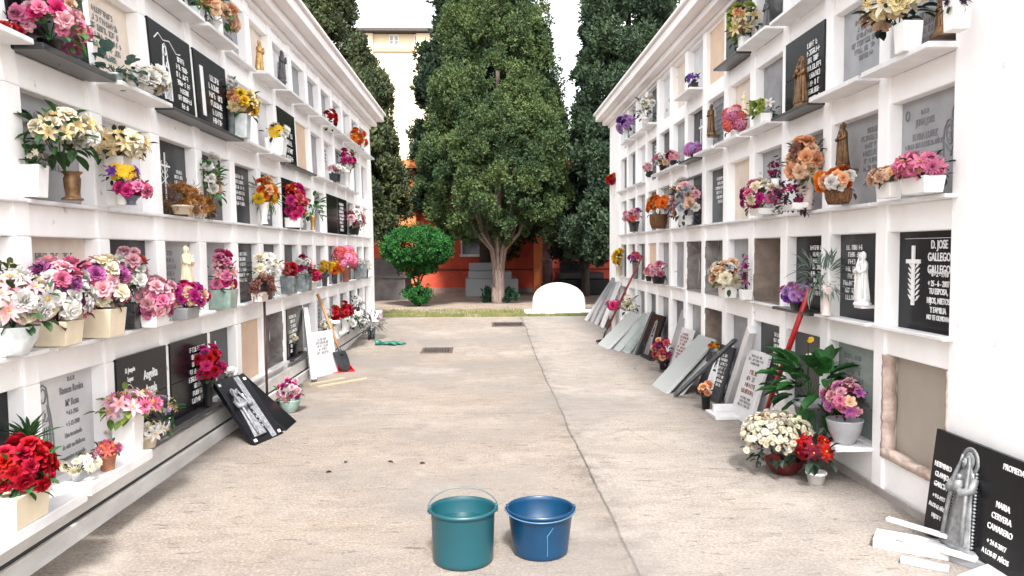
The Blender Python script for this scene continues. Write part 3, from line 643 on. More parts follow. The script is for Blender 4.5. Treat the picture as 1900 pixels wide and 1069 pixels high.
def plaque(B, r, c, kind, deco='t', lab=None, special=None):
    """kind letter: stone colour; lower-case prefix f = flush with the front. O = opened niche (rough mortar)"""
    fl = kind[0] == 'f'; k = kind[-1]; a, e = B.cell(c); z0, z1 = B.S[r], B.T[r]; q = random.Random(r*100+c+(7 if B.L else 0))
    if k in 'OQ':                                     # opened niche: rough back and cheeks
        b = MB(); m = ROUGH if k == 'O' else ROUGHG; d = .26 if k == 'O' else .16
        n = 9; vs = []; 
        for j in range(n+1):
            for i in range(n+1):
                y = a-.004+(e-a+.008)*i/n; z = z0-.004+(z1-z0+.008)*j/n; o_ = -d+.03*noise.noise(Vector((y*5, z*5, c))); vs.append(B.pt(y, o_, z))
        b.add(vs, [(j*(n+1)+i, j*(n+1)+i+1, (j+1)*(n+1)+i+1, (j+1)*(n+1)+i) for j in range(n) for i in range(n)])
        th = .012
        for (ya, yb_, za, zb2) in ((a-.003, a+th, z0, z1), (e-th, e+.003, z0, z1)):
            jag = [(ya, zz) for zz in np.linspace(za, zb2, 10)]
            for i in range(9):
                w1 = q.uniform(.3, 1.6)*th; z_a, z_b = jag[i][1], jag[i+1][1]
                if ya < a: B.box(b, a-.003, a+w1, -d+.01, -.004-q.uniform(0, .012), z_a, z_b)
                else: B.box(b, e-w1, e+.003, -d+.01, -.004-q.uniform(0, .012), z_a, z_b)
        B.box(b, a, e, -d+.01, -.006, z0-.003, z0+.012); o = B.sub(b).build('opened_recess', m, B.t, label=lab)
        return
    y0, y1 = a+.002, e-.002; dep = .012 if fl else (.05 if k == 'B' else .085)
    if fl: dep = -.012; y0 -= .035; y1 += .035
    th = .03; b = MB()
    zt = z1+.01 if fl else z1+.004
    zs = z0 if fl else z0-.004
    for za, zb2 in ((zs, (zs+zt)/2), ((zs+zt)/2, zt)): B.box(b, y0, y1, -dep-th, -dep, za, zb2)
    o = B.sub(b).build('memorial_plaque' if k not in 'Bb' else 'closing_board', PLM[k], B.t, label=lab)
    if fl: bevel(o, .003, 1)
    if k in 'Bb' or deco == '-': return
    W = y1-y0; Hh = z1-z0; M_ = wallframe(B, (a+e)/2, -dep, z0)
    # local shear so that writing follows the leaning plaque
    sh = (lean(z1)-lean(z0))/(z1-z0) if B.L else 0
    S_ = Matrix.Identity(4); S_[0][2] = sh
    Mx = M_ @ S_
    m = LETM[k]
    b = MB(); b.M = Mx; fig = MB(); fig.M = Mx
    if special: special(b, fig, W, Hh)
    else:
        sz = W*.052
        if 't' in deco: scribble(b, 0, Hh*.80, W*.62, 6, sz, q)
        if 'R' in deco: scribble(b, W*.17, Hh*.82, W*.48, 8, sz, q)
        if 'l' in deco: scribble(b, -W*.17, Hh*.82, W*.48, 8, sz, q)
        if 'x' in deco: cross(b, -W*.30, Hh*.30, Hh*.5, W*.17, W*.03)
        if 'X' in deco: cross(b, 0, Hh*.22, Hh*.6, W*.25, W*.035)
        if 'f' in deco: line_figure(b, -W*.28, Hh*.1, Hh*.78)
        if 'F' in deco: line_figure(b, W*.28, Hh*.1, Hh*.72)
    if b.v: b.build('inscription', m, o)
    if fig.v: fig.build('relief_figure', special.relief if hasattr(special, 'relief') else SILVER, o, smooth=True)
def shelf(B, r, c, out=.10, th=.025, m=None, wide=.03, c2=None, lab=None):
    a, _ = B.cell(c); _, e = B.cell(c2 if c2 is not None else c); z = B.S[r]; b = MB(); n = 1
    B.box(b, a-wide, e+wide, -.02, out, z-.002, z+th); o = B.sub(b).build('shelf', m or SHELF, B.t, label=lab); bevel(o, .004, 1)
BL = make_block('L'); BR = make_block('R')
def sp_text(lines, size, x=0, z=.84, gap=1.35, wd=.8, extra=None, cond=.72):
    def f(b, fig, W, Hh):
        write(b, lines, x*W, z*Hh, size*W, gap, wd*W, cond)
        if extra: extra(b, fig, W, Hh)
    return f
# left block: rows top to bottom, columns 0..13 (near to far); '.' = same as pale marble
LROWS = {0: ['fK:R', 'C:t', 'fK:R', 'D:-', 'G:t', 'C:-', 'W:F', 'G:-', 'G:l', 'G:-', 'g:-', 'W:-', 'G:-', 'D:-'],
         1: ['fK:-', 'C:t', 'fK:sp', 'fK:sp', 'W:t', 'W:f', 'fK:sp', 'B', 'G:-', 'W:t', 'g:-', 'W:-', 'G:-', 'G:-'],
         2: ['g:t', 'W:t', 'D:sp', 'D:-', 'D:t', 'D:R', 'fK:l', 'G:-', 'G:t', 'fK:-', 'fK:l', 'K:-', 'D:-', 'C:-'],
         3: ['C:t', 'D:R', 'g:l', 'g:-', 'D:t', 'D:-', 'D:-', 'g:t', 'G:-', 'G:-', 'K:-', 'D:-', 'G:-', 'D:-'],
         4: ['W:sp', 'fK:sp', 'fK:R', 'D:X', 'B', 'Q', 'fK:l', 'G:-', 'g:t', 'g:-', 'D:-', 'K:-', 'K:-', 'g:-']}
def sp_l5_0(b, fig, W, Hh):
    line_figure(b, -W*.27, Hh*.12, Hh*.84, .0045)
    for k in (.6, .3, .1): stroke(b, [(-W*.27-.05*k, Hh*(.2+k*.5)), (-W*.27+.02, Hh*(.16+k*.4)), (-W*.27+.06*k, Hh*(.12+k*.5))], .005)
    write(b, ['D. E. P.'], W*.16, Hh*.90, W*.055, 1.3, W*.3); write(b, ['Ramon Rovira', 'Mª Rosa'], W*.16, Hh*.79, W*.09, 1.3, W*.58)
    write(b, ['* 4-3-1906', '+ 5-12-1989'], W*.16, Hh*.57, W*.06, 1.6, W*.4); write(b, ['Han terminado', 'de vivir en Mallorca', 'y vuestro recuerdo'], W*.16, Hh*.36, W*.062, 1.55, W*.55)
def sp_l5_1(b, fig, W, Hh):
    write(b, ['D. Joaquin', 'Lopez'], -W*.26, Hh*.84, W*.06, 1.35, W*.3); write(b, ['Angelita', 'Angela'], W*.14, Hh*.70, W*.12, 1.15, W*.4); write(b, ['D.E.P.'], W*.14, Hh*.44, W*.11, 1.2, W*.3)
    n = 18; stroke(b, [(-W*.3+math.cos(2*math.pi*i/n)*W*.1, Hh*.55+math.sin(2*math.pi*i/n)*W*.13) for i in range(n+1)], .003)
def sp_l2_2(b, fig, W, Hh):
    q = random.Random(3); line_figure(b, -W*.18, Hh*.18, Hh*.66, .0035); stroke(b, [(-W*.4, Hh*.82), (-W*.3, Hh*.9), (-W*.2, Hh*.85), (-W*.05, Hh*.88), (W*.1, Hh*.78), (W*.2, Hh*.8)], .004); scribble(b, W*.22, Hh*.70, W*.32, 8, W*.05, q)
def sp_l2_3(b, fig, W, Hh):
    q = random.Random(4); scribble(b, W*.08, Hh*.72, W*.42, 7, W*.062, q); b.box((-W*.36, -.006, Hh*.2), (-W*.27, -.002, Hh*.84)); 
def sp_l2_6(b, fig, W, Hh):
    q = random.Random(5); scribble(b, W*.0, Hh*.55, W*.6, 5, W*.075, q, 1.6)
def sp_l3_2(b, fig, W, Hh):
    cross(b, -W*.12, Hh*.25, Hh*.6, W*.26, W*.02); stroke(b, [(-W*.25, Hh*.42), (-W*.12, Hh*.5), (0, Hh*.43)], .003)
    for s_ in (-1, 1):
        for k in (0, 1, 2): stroke(b, [(-W*.12, Hh*(.5+.08*k)), (-W*.12+s_*W*.09, Hh*(.56+.08*k)), (-W*.12+s_*W*.05, Hh*(.6+.07*k))], .003)
    scribble(b, W*.25, Hh*.62, W*.3, 4, W*.04, random.Random(8))
SPL = {(4, 0): sp_l5_0, (4, 1): sp_l5_1, (1, 2): sp_l2_2, (1, 3): sp_l2_3, (1, 6): sp_l2_6, (2, 2): sp_l3_2}
NMS = {'K': 'black', 'D': 'dark grey', 'G': 'grey', 'g': 'pale grey', 'W': 'white marble', 'C': 'cream', 'N': 'greenish grey'}
def fill(B, rows, SP):
    for r, lst in rows.items():
        for c, s_ in enumerate(lst):
            k, _, d = s_.partition(':')
            if k[-1] == 'B': lab = 'bare cream board closing the niche'
            elif k[-1] == 'b': lab = 'pale board closing the opened niche'
            elif k[-1] in 'OQ': lab = 'opened niche with rough mortar inside'
            else: lab = NMS[k[-1]]+(' plaque set flush' if k[0] == 'f' else ' plaque in its recess')+(' with lettering' if d not in ('-', '') else ', plain')
            plaque(B, r, c, k, d or '-', lab, SP.get((r, c)) if d == 'sp' else None)
fill(BL, LROWS, SPL)
for c in (-1, -2): 
    for r in range(5): plaque(BL, r, c, 'W' if r != 4 else 'K', '-', None)
BSH = mat('black_shelf', (.05, .05, .055), .3, var=.2)
for c in range(2, 14): shelf(BL, 0, c, .15 if c != 4 else .06, .028)
for c in (-1, 1): shelf(BL, 1, c, .15)
shelf(BL, 0, 0, .15); shelf(BL, 0, 1, .15)
shelf(BL, 1, 0, .15, .03, BSH, lab='black shelf'); shelf(BL, 1, 2, .13, .022, BSH, c2=3, lab='long black shelf under two black plaques'); shelf(BL, 1, 6, .07, .02, BSH, c2=7, lab='thin black shelf')
for c in (4, 5, 8, 9, 10, 11): shelf(BL, 1, c, .14 if c < 8 else .09)
for c in list(range(-1, 14)): shelf(BL, 2, c, .035, .018, wide=.06)
for c, o_ in ((-1, .10), (0, .12), (1, .10), (2, .08), (3, .04), (4, .05), (5, .05), (6, .07), (7, .05), (8, .04), (9, .04), (10, .06), (11, .04), (12, .04), (13, .04)): shelf(BL, 3, c, o_, .022, wide=.05)
shelf(BL, 4, -1, .26, .05); shelf(BL, 4, 0, .24, .055, lab='thick white marble sill'); shelf(BL, 4, 1, .10, .03, BSH, c2=2, lab='black granite sill')
for c in (3, 4, 5, 7): shelf(BL, 4, c, .05, .025)
shelf(BL, 4, 6, .08, .025, BSH); shelf(BL, 4, 8, .16, .03); 
for c in range(9, 13): shelf(BL, 4, c, .12, .03)

RROWS = {0: ['g:-', 'W:-', 'g:t', 'D:F', 'fK:-', 'B', 'W:-', 'C:-', 'W:sp', 'D:-', 'W:-', 'G:-', 'g:-'],
         1: ['g:l', 'g:t', 'fK:sp', 'G:F', 'C:-', 'G:l', 'K:X', 'g:-', 'K:-', 'K:t', 'W:-', 'D:-', 'D:-'],
         2: ['g:sp', 'g:R', 'G:-', 'g:-', 'C:-', 'D:t', 'D:-', 'W:-', 'G:-', 'D:-', 'g:-', 'K:-', 'g:-'],
         3: ['K:sp', 'D:l', 'K:R', 'O', 'g:-', 'Q', 'Q', 'G:-', 'G:-', 'B', 'D:-', 'D:-', 'K:-'],
         4: ['b', 'N:l', 'D:-', 'D:R', 'G:-', 'O', 'G:-', 'D:-', 'G:-', 'D:-', 'G:-', 'W:-', 'D:-']}
def sp_r4_0(b, fig, W, Hh):
    x = W*.14
    write(b, ['D. JOSE', 'GALLEGO', 'GALLEGO'], x, Hh*.83, W*.105, 1.05, W*.42); write(b, ['* 8 - 2 - 1916', '+ 25 - 6 - 2007'], x, Hh*.56, W*.072, 1.2, W*.34)
    write(b, ['TU ESPOSA,', 'HIJOS, NIETOS', 'Y FAMILIA'], x, Hh*.39, W*.074, 1.12, W*.40); write(b, ['NO TE OLVIDAN'], x, Hh*.14, W*.062, 1.2, W*.40)
    cross(b, -W*.24, Hh*.26, Hh*.60, W*.22, W*.038, d=.010)
    for i in range(7):
        z = Hh*(.30+.055*i)
        for s_ in (-1, 1):
            cx, cz = -W*.24+s_*W*.075, z+Hh*.045; L_ = W*.075; a = s_*.8
            pts = [(-W*.24+s_*W*.02, z), (cx-s_*W*.015, cz-Hh*.025), (cx+s_*W*.02, cz+Hh*.02), (cx-s_*W*.02, cz+Hh*.005)]
            b.add([(p[0], -.006, p[1]) for p in pts]+[(p[0], -.002, p[1]) for p in pts], [(0, 1, 2, 3), (0, 1, 5, 4), (1, 2, 6, 5), (2, 3, 7, 6), (3, 0, 4, 7)])
    for p_, q_ in (((-W*.4, Hh*.93), (W*.4, Hh*.93)),): stroke(b, [p_, q_], .0015)
def sp_r3_0(b, fig, W, Hh):
    x = -W*.12
    write(b, ['D. E. P.'], x, Hh*.84, W*.06, 1.3, W*.3); write(b, ['JUAN JOSE', 'ELVIRA LOPEZ'], x, Hh*.74, W*.085, 1.5, W*.46)
    write(b, ['+ 29-11-2011 A LOS 36 AÑOS', 'TU ESPOSA, HIJOS, NIETOS,', 'BIZNIETOS Y FAMILIARES'], x-W*.02, Hh*.53, W*.065, 1.6, W*.66)
    for (cx, cz, s_) in ((W*.26, Hh*.60, 1.0), (W*.38, Hh*.74, 1.15)):
        def Q(l): return [(cx+a*W*.09*s_, cz+c*W*.09*s_) for a, c in l]
        stroke(b, Q([(-1.0, -2.2), (-1.05, -.6), (-.9, .5), (-.35, 1.25), (.35, 1.25), (.9, .5), (1.0, -.6), (.95, -2.0)]), .005); stroke(b, Q([(-.5, .5), (-.62, -.2), (-.35, -.9), (0, -1.1), (.38, -.85), (.6, -.2), (.5, .55), (0, .9), (-.5, .5)]), .0035)
        stroke(b, Q([(-.3, .05), (-.1, .02)]), .003); stroke(b, Q([(.12, .02), (.34, .06)]), .003); stroke(b, Q([(0, 0), (.05, -.35), (-.06, -.4)]), .003); stroke(b, Q([(-.15, -.62), (.15, -.62)]), .003)
        stroke(b, Q([(-.8, -.9), (-.3, -1.5), (.3, -2.1)]), .0035); stroke(b, Q([(.75, -.8), (.4, -1.5), (.1, -2.2)]), .0035)
    n = 10; stroke(b, [(-W*.4+math.cos(2*math.pi*i/n)*W*.03, Hh*.86+math.sin(2*math.pi*i/n)*W*.045) for i in range(n+1)], .004)
def sp_r2_2(b, fig, W, Hh): scribble(b, W*.24, Hh*.78, W*.36, 8, W*.055, random.Random(12))
def sp_r1_8(b, fig, W, Hh):
    q = random.Random(2)
    for i in range(9): x, z = q.uniform(-.3, .3)*W, q.uniform(.2, .8)*Hh; b.box((x-.025, -.005, z-.02), (x+.025, -.002, z+.02))
SPR = {(3, 0): sp_r4_0, (2, 0): sp_r3_0, (1, 2): sp_r2_2, (0, 8): sp_r1_8}
fill(BR, RROWS, SPR)
for c in (0, 1, 2): shelf(BR, 0, c, .15)
shelf(BR, 0, 3, .16); shelf(BR, 0, 4, .14, .022, BSH, lab='black shelf'); shelf(BR, 0, 6, .16); shelf(BR, 0, 9, .12); shelf(BR, 0, 10, .12); shelf(BR, 0, 11, .12)
shelf(BR, 1, 0, .16, .03); shelf(BR, 1, 1, .15, .03); shelf(BR, 1, 2, .13, .022, BSH, lab='black shelf'); 
for c in (3, 4, 5): shelf(BR, 1, c, .13, .028)
shelf(BR, 1, 6, .10, .02, BSH)
for c in (7, 8): shelf(BR, 1, c, .10)
for c in (10, 11, 12): shelf(BR, 1, c, .06)
for c in range(13): shelf(BR, 2, c, .07 if c < 2 else (.045 if c < 4 else .03), .02, wide=.06)
shelf(BR, 3, 0, .06, .02, wide=.05); shelf(BR, 3, 1, .08, .02, wide=.05); shelf(BR, 3, 2, .10, .02, BSH, lab='dark grey shelf'); 
for c in (3, 4): shelf(BR, 3, c, .04, .018, wide=.05)
for c in range(7, 13): shelf(BR, 3, c, .03, .018, wide=.06)
# the low bench slab at the second niche of the right block
b = MB(); a, e = BR.cell(1); b.box((XR-.24, a-.02, .245), (XR-.001, e+.02, .272)); o = b.build('low_sill_slab', SHELF, BR.t); bevel(o, .004)


def broken_edge():                       # the opened niche nearest on the right: torn mortar round the board
    a, e = BR.cell(0); z0, z1 = BR.S[4], BR.T[4]; q = random.Random(31); b = MB(); n = 70
    PM = mat('pink_mortar', (.62, .50, .43), .95, scale=9, c2=(.34, .24, .20), detail=10, bump=1.0, bscale=22, ramp=(.3, .6))
    def strip(P, Q, wid, axis):
        vs = []
        for i in range(n+1):
            t_ = i/n; c = [P[k]+(Q[k]-P[k])*t_ for k in (0, 1)]; w1 = wid*(1+.45*noise.noise(Vector((t_*7, wid*9, 0)))+q.uniform(-.015, .015)+.14*noise.noise(Vector((t_*25, wid*3, 2))))
            o_ = .002+.006*noise.noise(Vector((t_*18, wid*5, 4)))
            if axis == 'y': pts = [(-.080, c[0], c[1]), (.002+o_, c[0]+w1*.0, c[1]), (.003+o_*.6, c[0]+w1, c[1]), (-.078, c[0]+w1*.75, c[1])]
            else: pts = [(-.080, c[0], c[1]), (.002+o_, c[0], c[1]), (.003+o_*.6, c[0], c[1]+w1), (-.078, c[0], c[1]+w1*.75)]
            vs += [BR.pt(p[1], p[0], p[2]) for p in pts]
        b.add(vs, [(i*4+k, i*4+(k+1) % 4, (i+1)*4+(k+1) % 4, (i+1)*4+k) for i in range(n) for k in range(4)]+[(0, 1, 2, 3), (n*4, n*4+1, n*4+2, n*4+3)])
    strip((e+.012, z0), (e+.012, z1), -.034, 'y'); strip((a-.01, z0-.025), (e+.02, z0-.025), .05, 'z'); strip((a-.012, z0), (a-.012, z1), .015, 'y')
    b.build('broken_mortar_edge', PM, BR.t, smooth=True, label='torn pinkish mortar round the opened niche')
broken_edge()
# ---------------------------------------------------------------- flowers
PETAL = {'pink': (.72, .20, .34), 'lpink': (.80, .42, .48), 'hot': (.55, .025, .16), 'magenta': (.45, .02, .20), 'red': (.40, .003, .014), 'dred': (.20, .006, .018), 'white': (.82, .80, .76), 'cream': (.80, .66, .38),
         'ivory': (.84, .76, .58), 'yellow': (.80, .50, .03), 'orange': (.72, .15, .012), 'peach': (.80, .40, .22), 'lpeach': (.82, .55, .38), 'purple': (.22, .06, .40), 'mauve': (.48, .12, .36), 'lilac': (.50, .28, .60),
         'gold': (.42, .19, .06), 'brown': (.18, .07, .05), 'dark': (.05, .02, .05), 'coral': (.62, .09, .09), 'wine': (.28, .01, .08), 'grey': (.42, .42, .46), 'lime': (.45, .55, .12), 'violet': (.16, .08, .42)}
def petal_mat(c):
    k = PETAL[c]; return mat('petal_'+c, k, .65, scale=18, c2=tuple(x*.62 for x in k), detail=3, obj_rand=.16, spec=.25, twosided_trans=.2)
YEL = mat('flower_eye', (.65, .38, .05), .8, var=.2)
LEAFC = {'green': ((.045, .14, .03), (.018, .06, .018)), 'bright': ((.06, .26, .04), (.02, .11, .02)), 'deep': ((.035, .17, .03), (.012, .07, .014)), 'dark': ((.02, .05, .025), (.008, .018, .012)), 'blue': ((.14, .24, .20), (.06, .13, .11)), 'brown': ((.12, .06, .035), (.05, .025, .02)),
         'golden': ((.50, .24, .07), (.22, .09, .03)), 'olive': ((.12, .14, .04), (.05, .06, .02)), 'slate': ((.07, .10, .11), (.025, .035, .04)), 'purple': ((.11, .04, .07), (.04, .015, .03)), 'silver': ((.34, .42, .36), (.12, .22, .17)), 'lime': ((.26, .36, .06), (.10, .18, .03))}
def lmat(c):
    a, b_ = LEAFC[c]; return mat('leaf_'+c, a, .55, scale=14, c2=b_, detail=3, twosided_trans=.15, spec=.35)
def petal(b, ang, L_, wd, lift, curl, z0=0, cup=.25, base=.04, n=4, tip=.3):
    ca, sa = math.cos(ang), math.sin(ang); vs = []
    for j in range(n+1):
        t_ = j/n; r = base+L_*t_*math.cos(lift+curl*t_*.5); z = z0+L_*t_*math.sin(lift+curl*t_*.5)
        ww = wd*(math.sin(math.pi*(.12+.80*t_))**.8 if t_ < 1 else tip)
        for s_ in (-1, 0, 1):
            zz = z+abs(s_)*cup*ww; x, y = r, s_*ww*.5; vs.append((x*ca-y*sa, x*sa+y*ca, zz))
    b.add(vs, [(j*3+i, j*3+i+1, (j+1)*3+i+1, (j+1)*3+i) for j in range(n) for i in range(2)])
HEADS = {}
HN = {'carn': 'carnation', 'mum': 'chrysanthemum', 'poin': 'poinsettia', 'hyd': 'hydrangea', 'anth': 'anthurium', 'small': 'flower'}
def head(kind, c):
    if (kind, c) in HEADS: return HEADS[(kind, c)]
    b = MB(); q = random.Random(hash((len(kind), len(c))) % 97)
    if kind == 'rose':
        for ring, (n, L_, wd, lift, curl, z) in enumerate(((3, .42, .42, 1.45, .3, .12), (5, .58, .58, 1.15, -.2, .06), (6, .80, .72, .75, -.5, .0), (7, .98, .82, .32, -.7, -.08))):
            for i in range(n): petal(b, 2*math.pi*i/n+ring*.55+q.uniform(-.15, .15), L_, wd, lift+q.uniform(-.1, .1), curl, z, .28)
    elif kind == 'carn':
        for i in range(46):
            t_ = (i+.5)/46; a = i*2.4; lift = 1.5-1.55*t_**.7; petal(b, a, .55+.42*t_, .34+.12*q.random(), lift+q.uniform(-.15, .15), .3, .04, q.uniform(-.5, .5), n=2, tip=.95)
    elif kind == 'mum':
        for ring, (n, L_, lift) in enumerate(((8, .5, 1.2), (12, .75, .8), (15, .92, .42), (16, 1.0, .1))):
            for i in range(n): petal(b, 2*math.pi*i/n+ring*.3, L_*q.uniform(.9, 1.08), .20, lift, .35 if ring < 2 else -.25, 0, .3, n=3)
    elif kind == 'daisy':
        for ring in (0, 1):
            for i in range(11): petal(b, 2*math.pi*(i+.5*ring)/11, 1-.12*ring, .30, .12+.22*ring, -.2, 0, .15, .12, n=3)
        b.k = 1; b.lathe([(.0, .12), (.14, .11), (.2, .05), (.2, 0)], 10, cap=False)
    elif kind == 'lily':
        for i in range(6): petal(b, 2*math.pi*i/6+.1, 1.15, .44, .95, -1.3, -.25, .22, .05, n=5, tip=.04)
        b.k = 1
        for i in range(5): a = i*1.256; b.tube([(0, 0, 0), (math.cos(a)*.2, math.sin(a)*.2, .5)], .022, 4, .045)
    elif kind == 'poin':
        for ring, (n, L_, lift) in enumerate(((5, .55, .45), (7, .85, .2), (8, 1.1, -.05))):
            for i in range(n): petal(b, 2*math.pi*i/n+ring*.4, L_*q.uniform(.85, 1.1), .42, lift, -.35, -.03*ring, .12, .03, n=3, tip=.03)
        b.k = 1; b.lathe([(0, .1), (.09, .07), (.1, 0)], 6, cap=False)
    elif kind == 'hyd':
        for i in range(42):
            th = math.acos(1-1.25*(i+.5)/42); a = i*2.4; d = Vector((math.sin(th)*math.cos(a), math.sin(th)*math.sin(a), math.cos(th)-.2))
            Mx = Matrix.Translation(d*.86) @ d.to_track_quat('Z', 'Y').to_matrix().to_4x4(); b.M = Mx
            for k in range(4): petal(b, k*1.57+i, .22, .22, .15, 0, 0, .1, .01, n=2, tip=.6)
        b.M = Matrix.Identity(4)
    elif kind == 'small':
        for i in range(6): petal(b, 2*math.pi*i/6, .95, .6, .3, -.2, 0, .2, .05, n=2, tip=.5)
        for i in range(5): petal(b, 2*math.pi*i/5+.3, .5, .4, .9, -.2, .05, .2, .03, n=2, tip=.5)
    elif kind == 'anth':
        petal(b, 0, 1.1, 1.0, .35, -.4, -.05, -.1, -.1, n=5, tip=.02); b.k = 1; b.tube([(.1, 0, .05), (.45, 0, .5)], .05, 6, .03)
    me = b.mesh(kind+'_flower', [petal_mat(c), YEL], True); HEADS[(kind, c)] = me; return me
def leafy(b, kind, c, n, rx, ry, rz, cz, q, size, x0=0, y0=0, base=None):
    """n leaves over the lower and outer part of an ellipsoid around (x0,y0,cz)"""
    for i in range(n):
        a = q.uniform(0, 2*math.pi); el = q.uniform(-.9, .9) if kind != 'fern' else q.uniform(.0, 1.3)
        d = Vector((math.cos(a)*math.cos(el), math.sin(a)*math.cos(el), math.sin(el)))
        t_ = q.uniform(.55, 1.0); p = Vector((x0+d.x*rx*t_, y0+d.y*ry*t_, cz+d.z*rz*t_)); s = size*q.uniform(.7, 1.3)
        dd = (d+Vector((q.gauss(0, .35), q.gauss(0, .35), q.gauss(0, .35)))).normalized()
        b.M = Matrix.Translation(p) @ dd.to_track_quat('X', 'Z').to_matrix().to_4x4()
        if kind in ('leaf', 'round'):
            wd = .55 if kind == 'leaf' else 1.0; petal(b, 0, s, s*wd, .15, -.5, 0, .22, 0, n=4, tip=.05 if kind == 'leaf' else .5)
        elif kind == 'palm':
            b.M = Matrix.Translation(Vector((x0, y0, cz-rz*.6))) @ (d*.9+Vector((0, 0, .75))).normalized().to_track_quat('X', 'Z').to_matrix().to_4x4(); petal(b, 0, s*1.15, s*.2, .15, -.35, 0, .3, .02, n=4, tip=.03)
        elif kind == 'spike':
            petal(b, 0, s*1.6, s*.16, .2, -.5, 0, .3, 0, n=3, tip=.05)
        elif kind == 'fern':
            b.M = Matrix.Translation(Vector((x0+d.x*rx*.15, y0+d.y*ry*.15, cz-rz*.6))) @ dd.to_track_quat('X', 'Z').to_matrix().to_4x4()
            L_ = size*q.uniform(2.5, 4); m = 9
            for k in range(m):
                t2 = (k+1)/m
                for s_ in (-1, 1):
                    x = L_*t2; l_ = L_*.22*math.sin(math.pi*(.15+.8*t2)); b.add([(x, 0, -.15*L_*t2*t2), (x+l_*.5, s_*l_, -.15*L_*t2*t2+.02*L_), (x+l_*.9, s_*l_*.6, -.15*L_*t2*t2)], [(0, 1, 2)])
    b.M = Matrix.Identity(4)
def vase_mesh(kind, wd, h):
    b = MB(); r = wd/2
    if kind == 'box': b.add([(-r*.86, -r*.86, 0), (r*.86, -r*.86, 0), (r*.86, r*.86, 0), (-r*.86, r*.86, 0), (-r, -r, h), (r, -r, h), (r, r, h), (-r, r, h), (-r*.85, -r*.85, h), (r*.85, -r*.85, h), (r*.85, r*.85, h), (-r*.85, r*.85, h), (-r*.8, -r*.8, h*.8), (r*.8, -r*.8, h*.8), (r*.8, r*.8, h*.8), (-r*.8, r*.8, h*.8)],
        [(3, 2, 1, 0)]+[(i, (i+1) % 4, (i+1) % 4+4, i+4) for i in range(4)]+[(i+4, (i+1) % 4+4, (i+1) % 4+8, i+8) for i in range(4)]+[(i+8, (i+1) % 4+8, (i+1) % 4+12, i+12) for i in range(4)]+[(12, 13, 14, 15)])
    elif kind == 'trough':
        b.add([(-r*.9, -r*.42, 0), (r*.9, -r*.42, 0), (r*.9, r*.42, 0), (-r*.9, r*.42, 0), (-r, -r*.5, h), (r, -r*.5, h), (r, r*.5, h), (-r, r*.5, h)], [(3, 2, 1, 0), (4, 5, 6, 7)]+[(i, (i+1) % 4, (i+1) % 4+4, i+4) for i in range(4)])
    elif kind == 'pot': b.lathe([(0, 0), (r*.70, 0), (r*.74, .01*h), (r*.93, h*.8), (r*1.0, h*.8), (r*1.04, h*.85), (r*1.04, h), (r*.94, h), (r*.9, h*.85), (0, h*.8)], 20, cap=False)
    elif kind == 'cone': b.lathe([(0, 0), (r*.62, 0), (r*.62, h*.03), (r*.45, h*.1), (r*.5, h*.4), (r*.8, h*.85), (r, h), (r*.9, h*.98), (r*.7, h*.8), (0, h*.7)], 20, cap=False)
    elif kind == 'urn': b.lathe([(0, 0), (r*.95, 0), (r*.95, h*.06), (r*.62, h*.12), (r*.6, h*.2), (r*.72, h*.45), (r*.78, h*.75), (r*.66, h*.86), (r*.9, h*.97), (r*.95, h), (r*.8, h), (r*.55, h*.85), (0, h*.8)], 20, cap=False)
    elif kind == 'bowl': b.lathe([(0, 0), (r*.5, 0), (r*.55, h*.08), (r*.86, h*.5), (r, h*.95), (r, h), (r*.93, h), (r*.8, h*.7), (0, h*.6)], 22, cap=False)
    elif kind == 'basket':
        b.lathe([(0, 0), (r*.72, 0), (r*.92, h*.35), (r*1.0, h*.8), (r*1.06, h*.9), (r*1.04, h), (r*.9, h), (r*.85, h*.8), (0, h*.75)], 22, cap=False)
        for i in range(16): a = i/16*6.283; b.tube([(math.cos(a)*r*.76, math.sin(a)*r*.76, .02*h), (math.cos(a)*r*.97, math.sin(a)*r*.97, h*.4), (math.cos(a)*r*1.03, math.sin(a)*r*1.03, h*.85)], r*.06, 5)
    elif kind == 'hex':
        b.lathe([(0, 0), (r*.9, 0), (r*.95, h*.08), (r*.82, h*.12), (r*1.0, h*.92), (r*1.05, h), (r*.9, h), (r*.8, h*.8), (0, h*.75)], 6, cap=False)
    return b
NB = [0]
def spray(parent, q, heads, n, hs, rx, ry, rz, cz, x0=0, y0=0, up=.35, front=True, squash=1.0):
    """flower heads over an ellipsoid, each its own object"""
    wts = [h[2] for h in heads]; k = 0; pts = []
    tries = 0
    while k < n and tries < 4000:
        tries += 1; d = Vector((q.gauss(0, 1), q.gauss(0, 1), q.gauss(0, 1)+up)).normalized()
        if front and d.y > .35: continue
        if d.z < -.55: continue
        t_ = q.uniform(.78, 1.12) if q.random() < .82 else q.uniform(.5, .8); p = Vector((x0+d.x*rx*t_, y0+d.y*ry*t_, cz+d.z*rz*t_))
        if any((p-o).length < hs*1.05 for o in pts) and tries < 1500+k*60: continue
        pts.append(p); h = q.choices(heads, wts)[0]; me = head(h[0], h[1]); s = hs*q.uniform(.82, 1.18)
        o = bpy.data.objects.new(HN.get(h[0], h[0])+'_head', me); col.objects.link(o); o.parent = parent
        dd = (d+Vector((q.gauss(0, .22), q.gauss(0, .22)-.25, q.gauss(0, .22)+.1))).normalized()
        o.location = p; o.rotation_euler = dd.to_track_quat('Z', 'Y').to_euler(); o.scale = (s, s, s*squash); k += 1
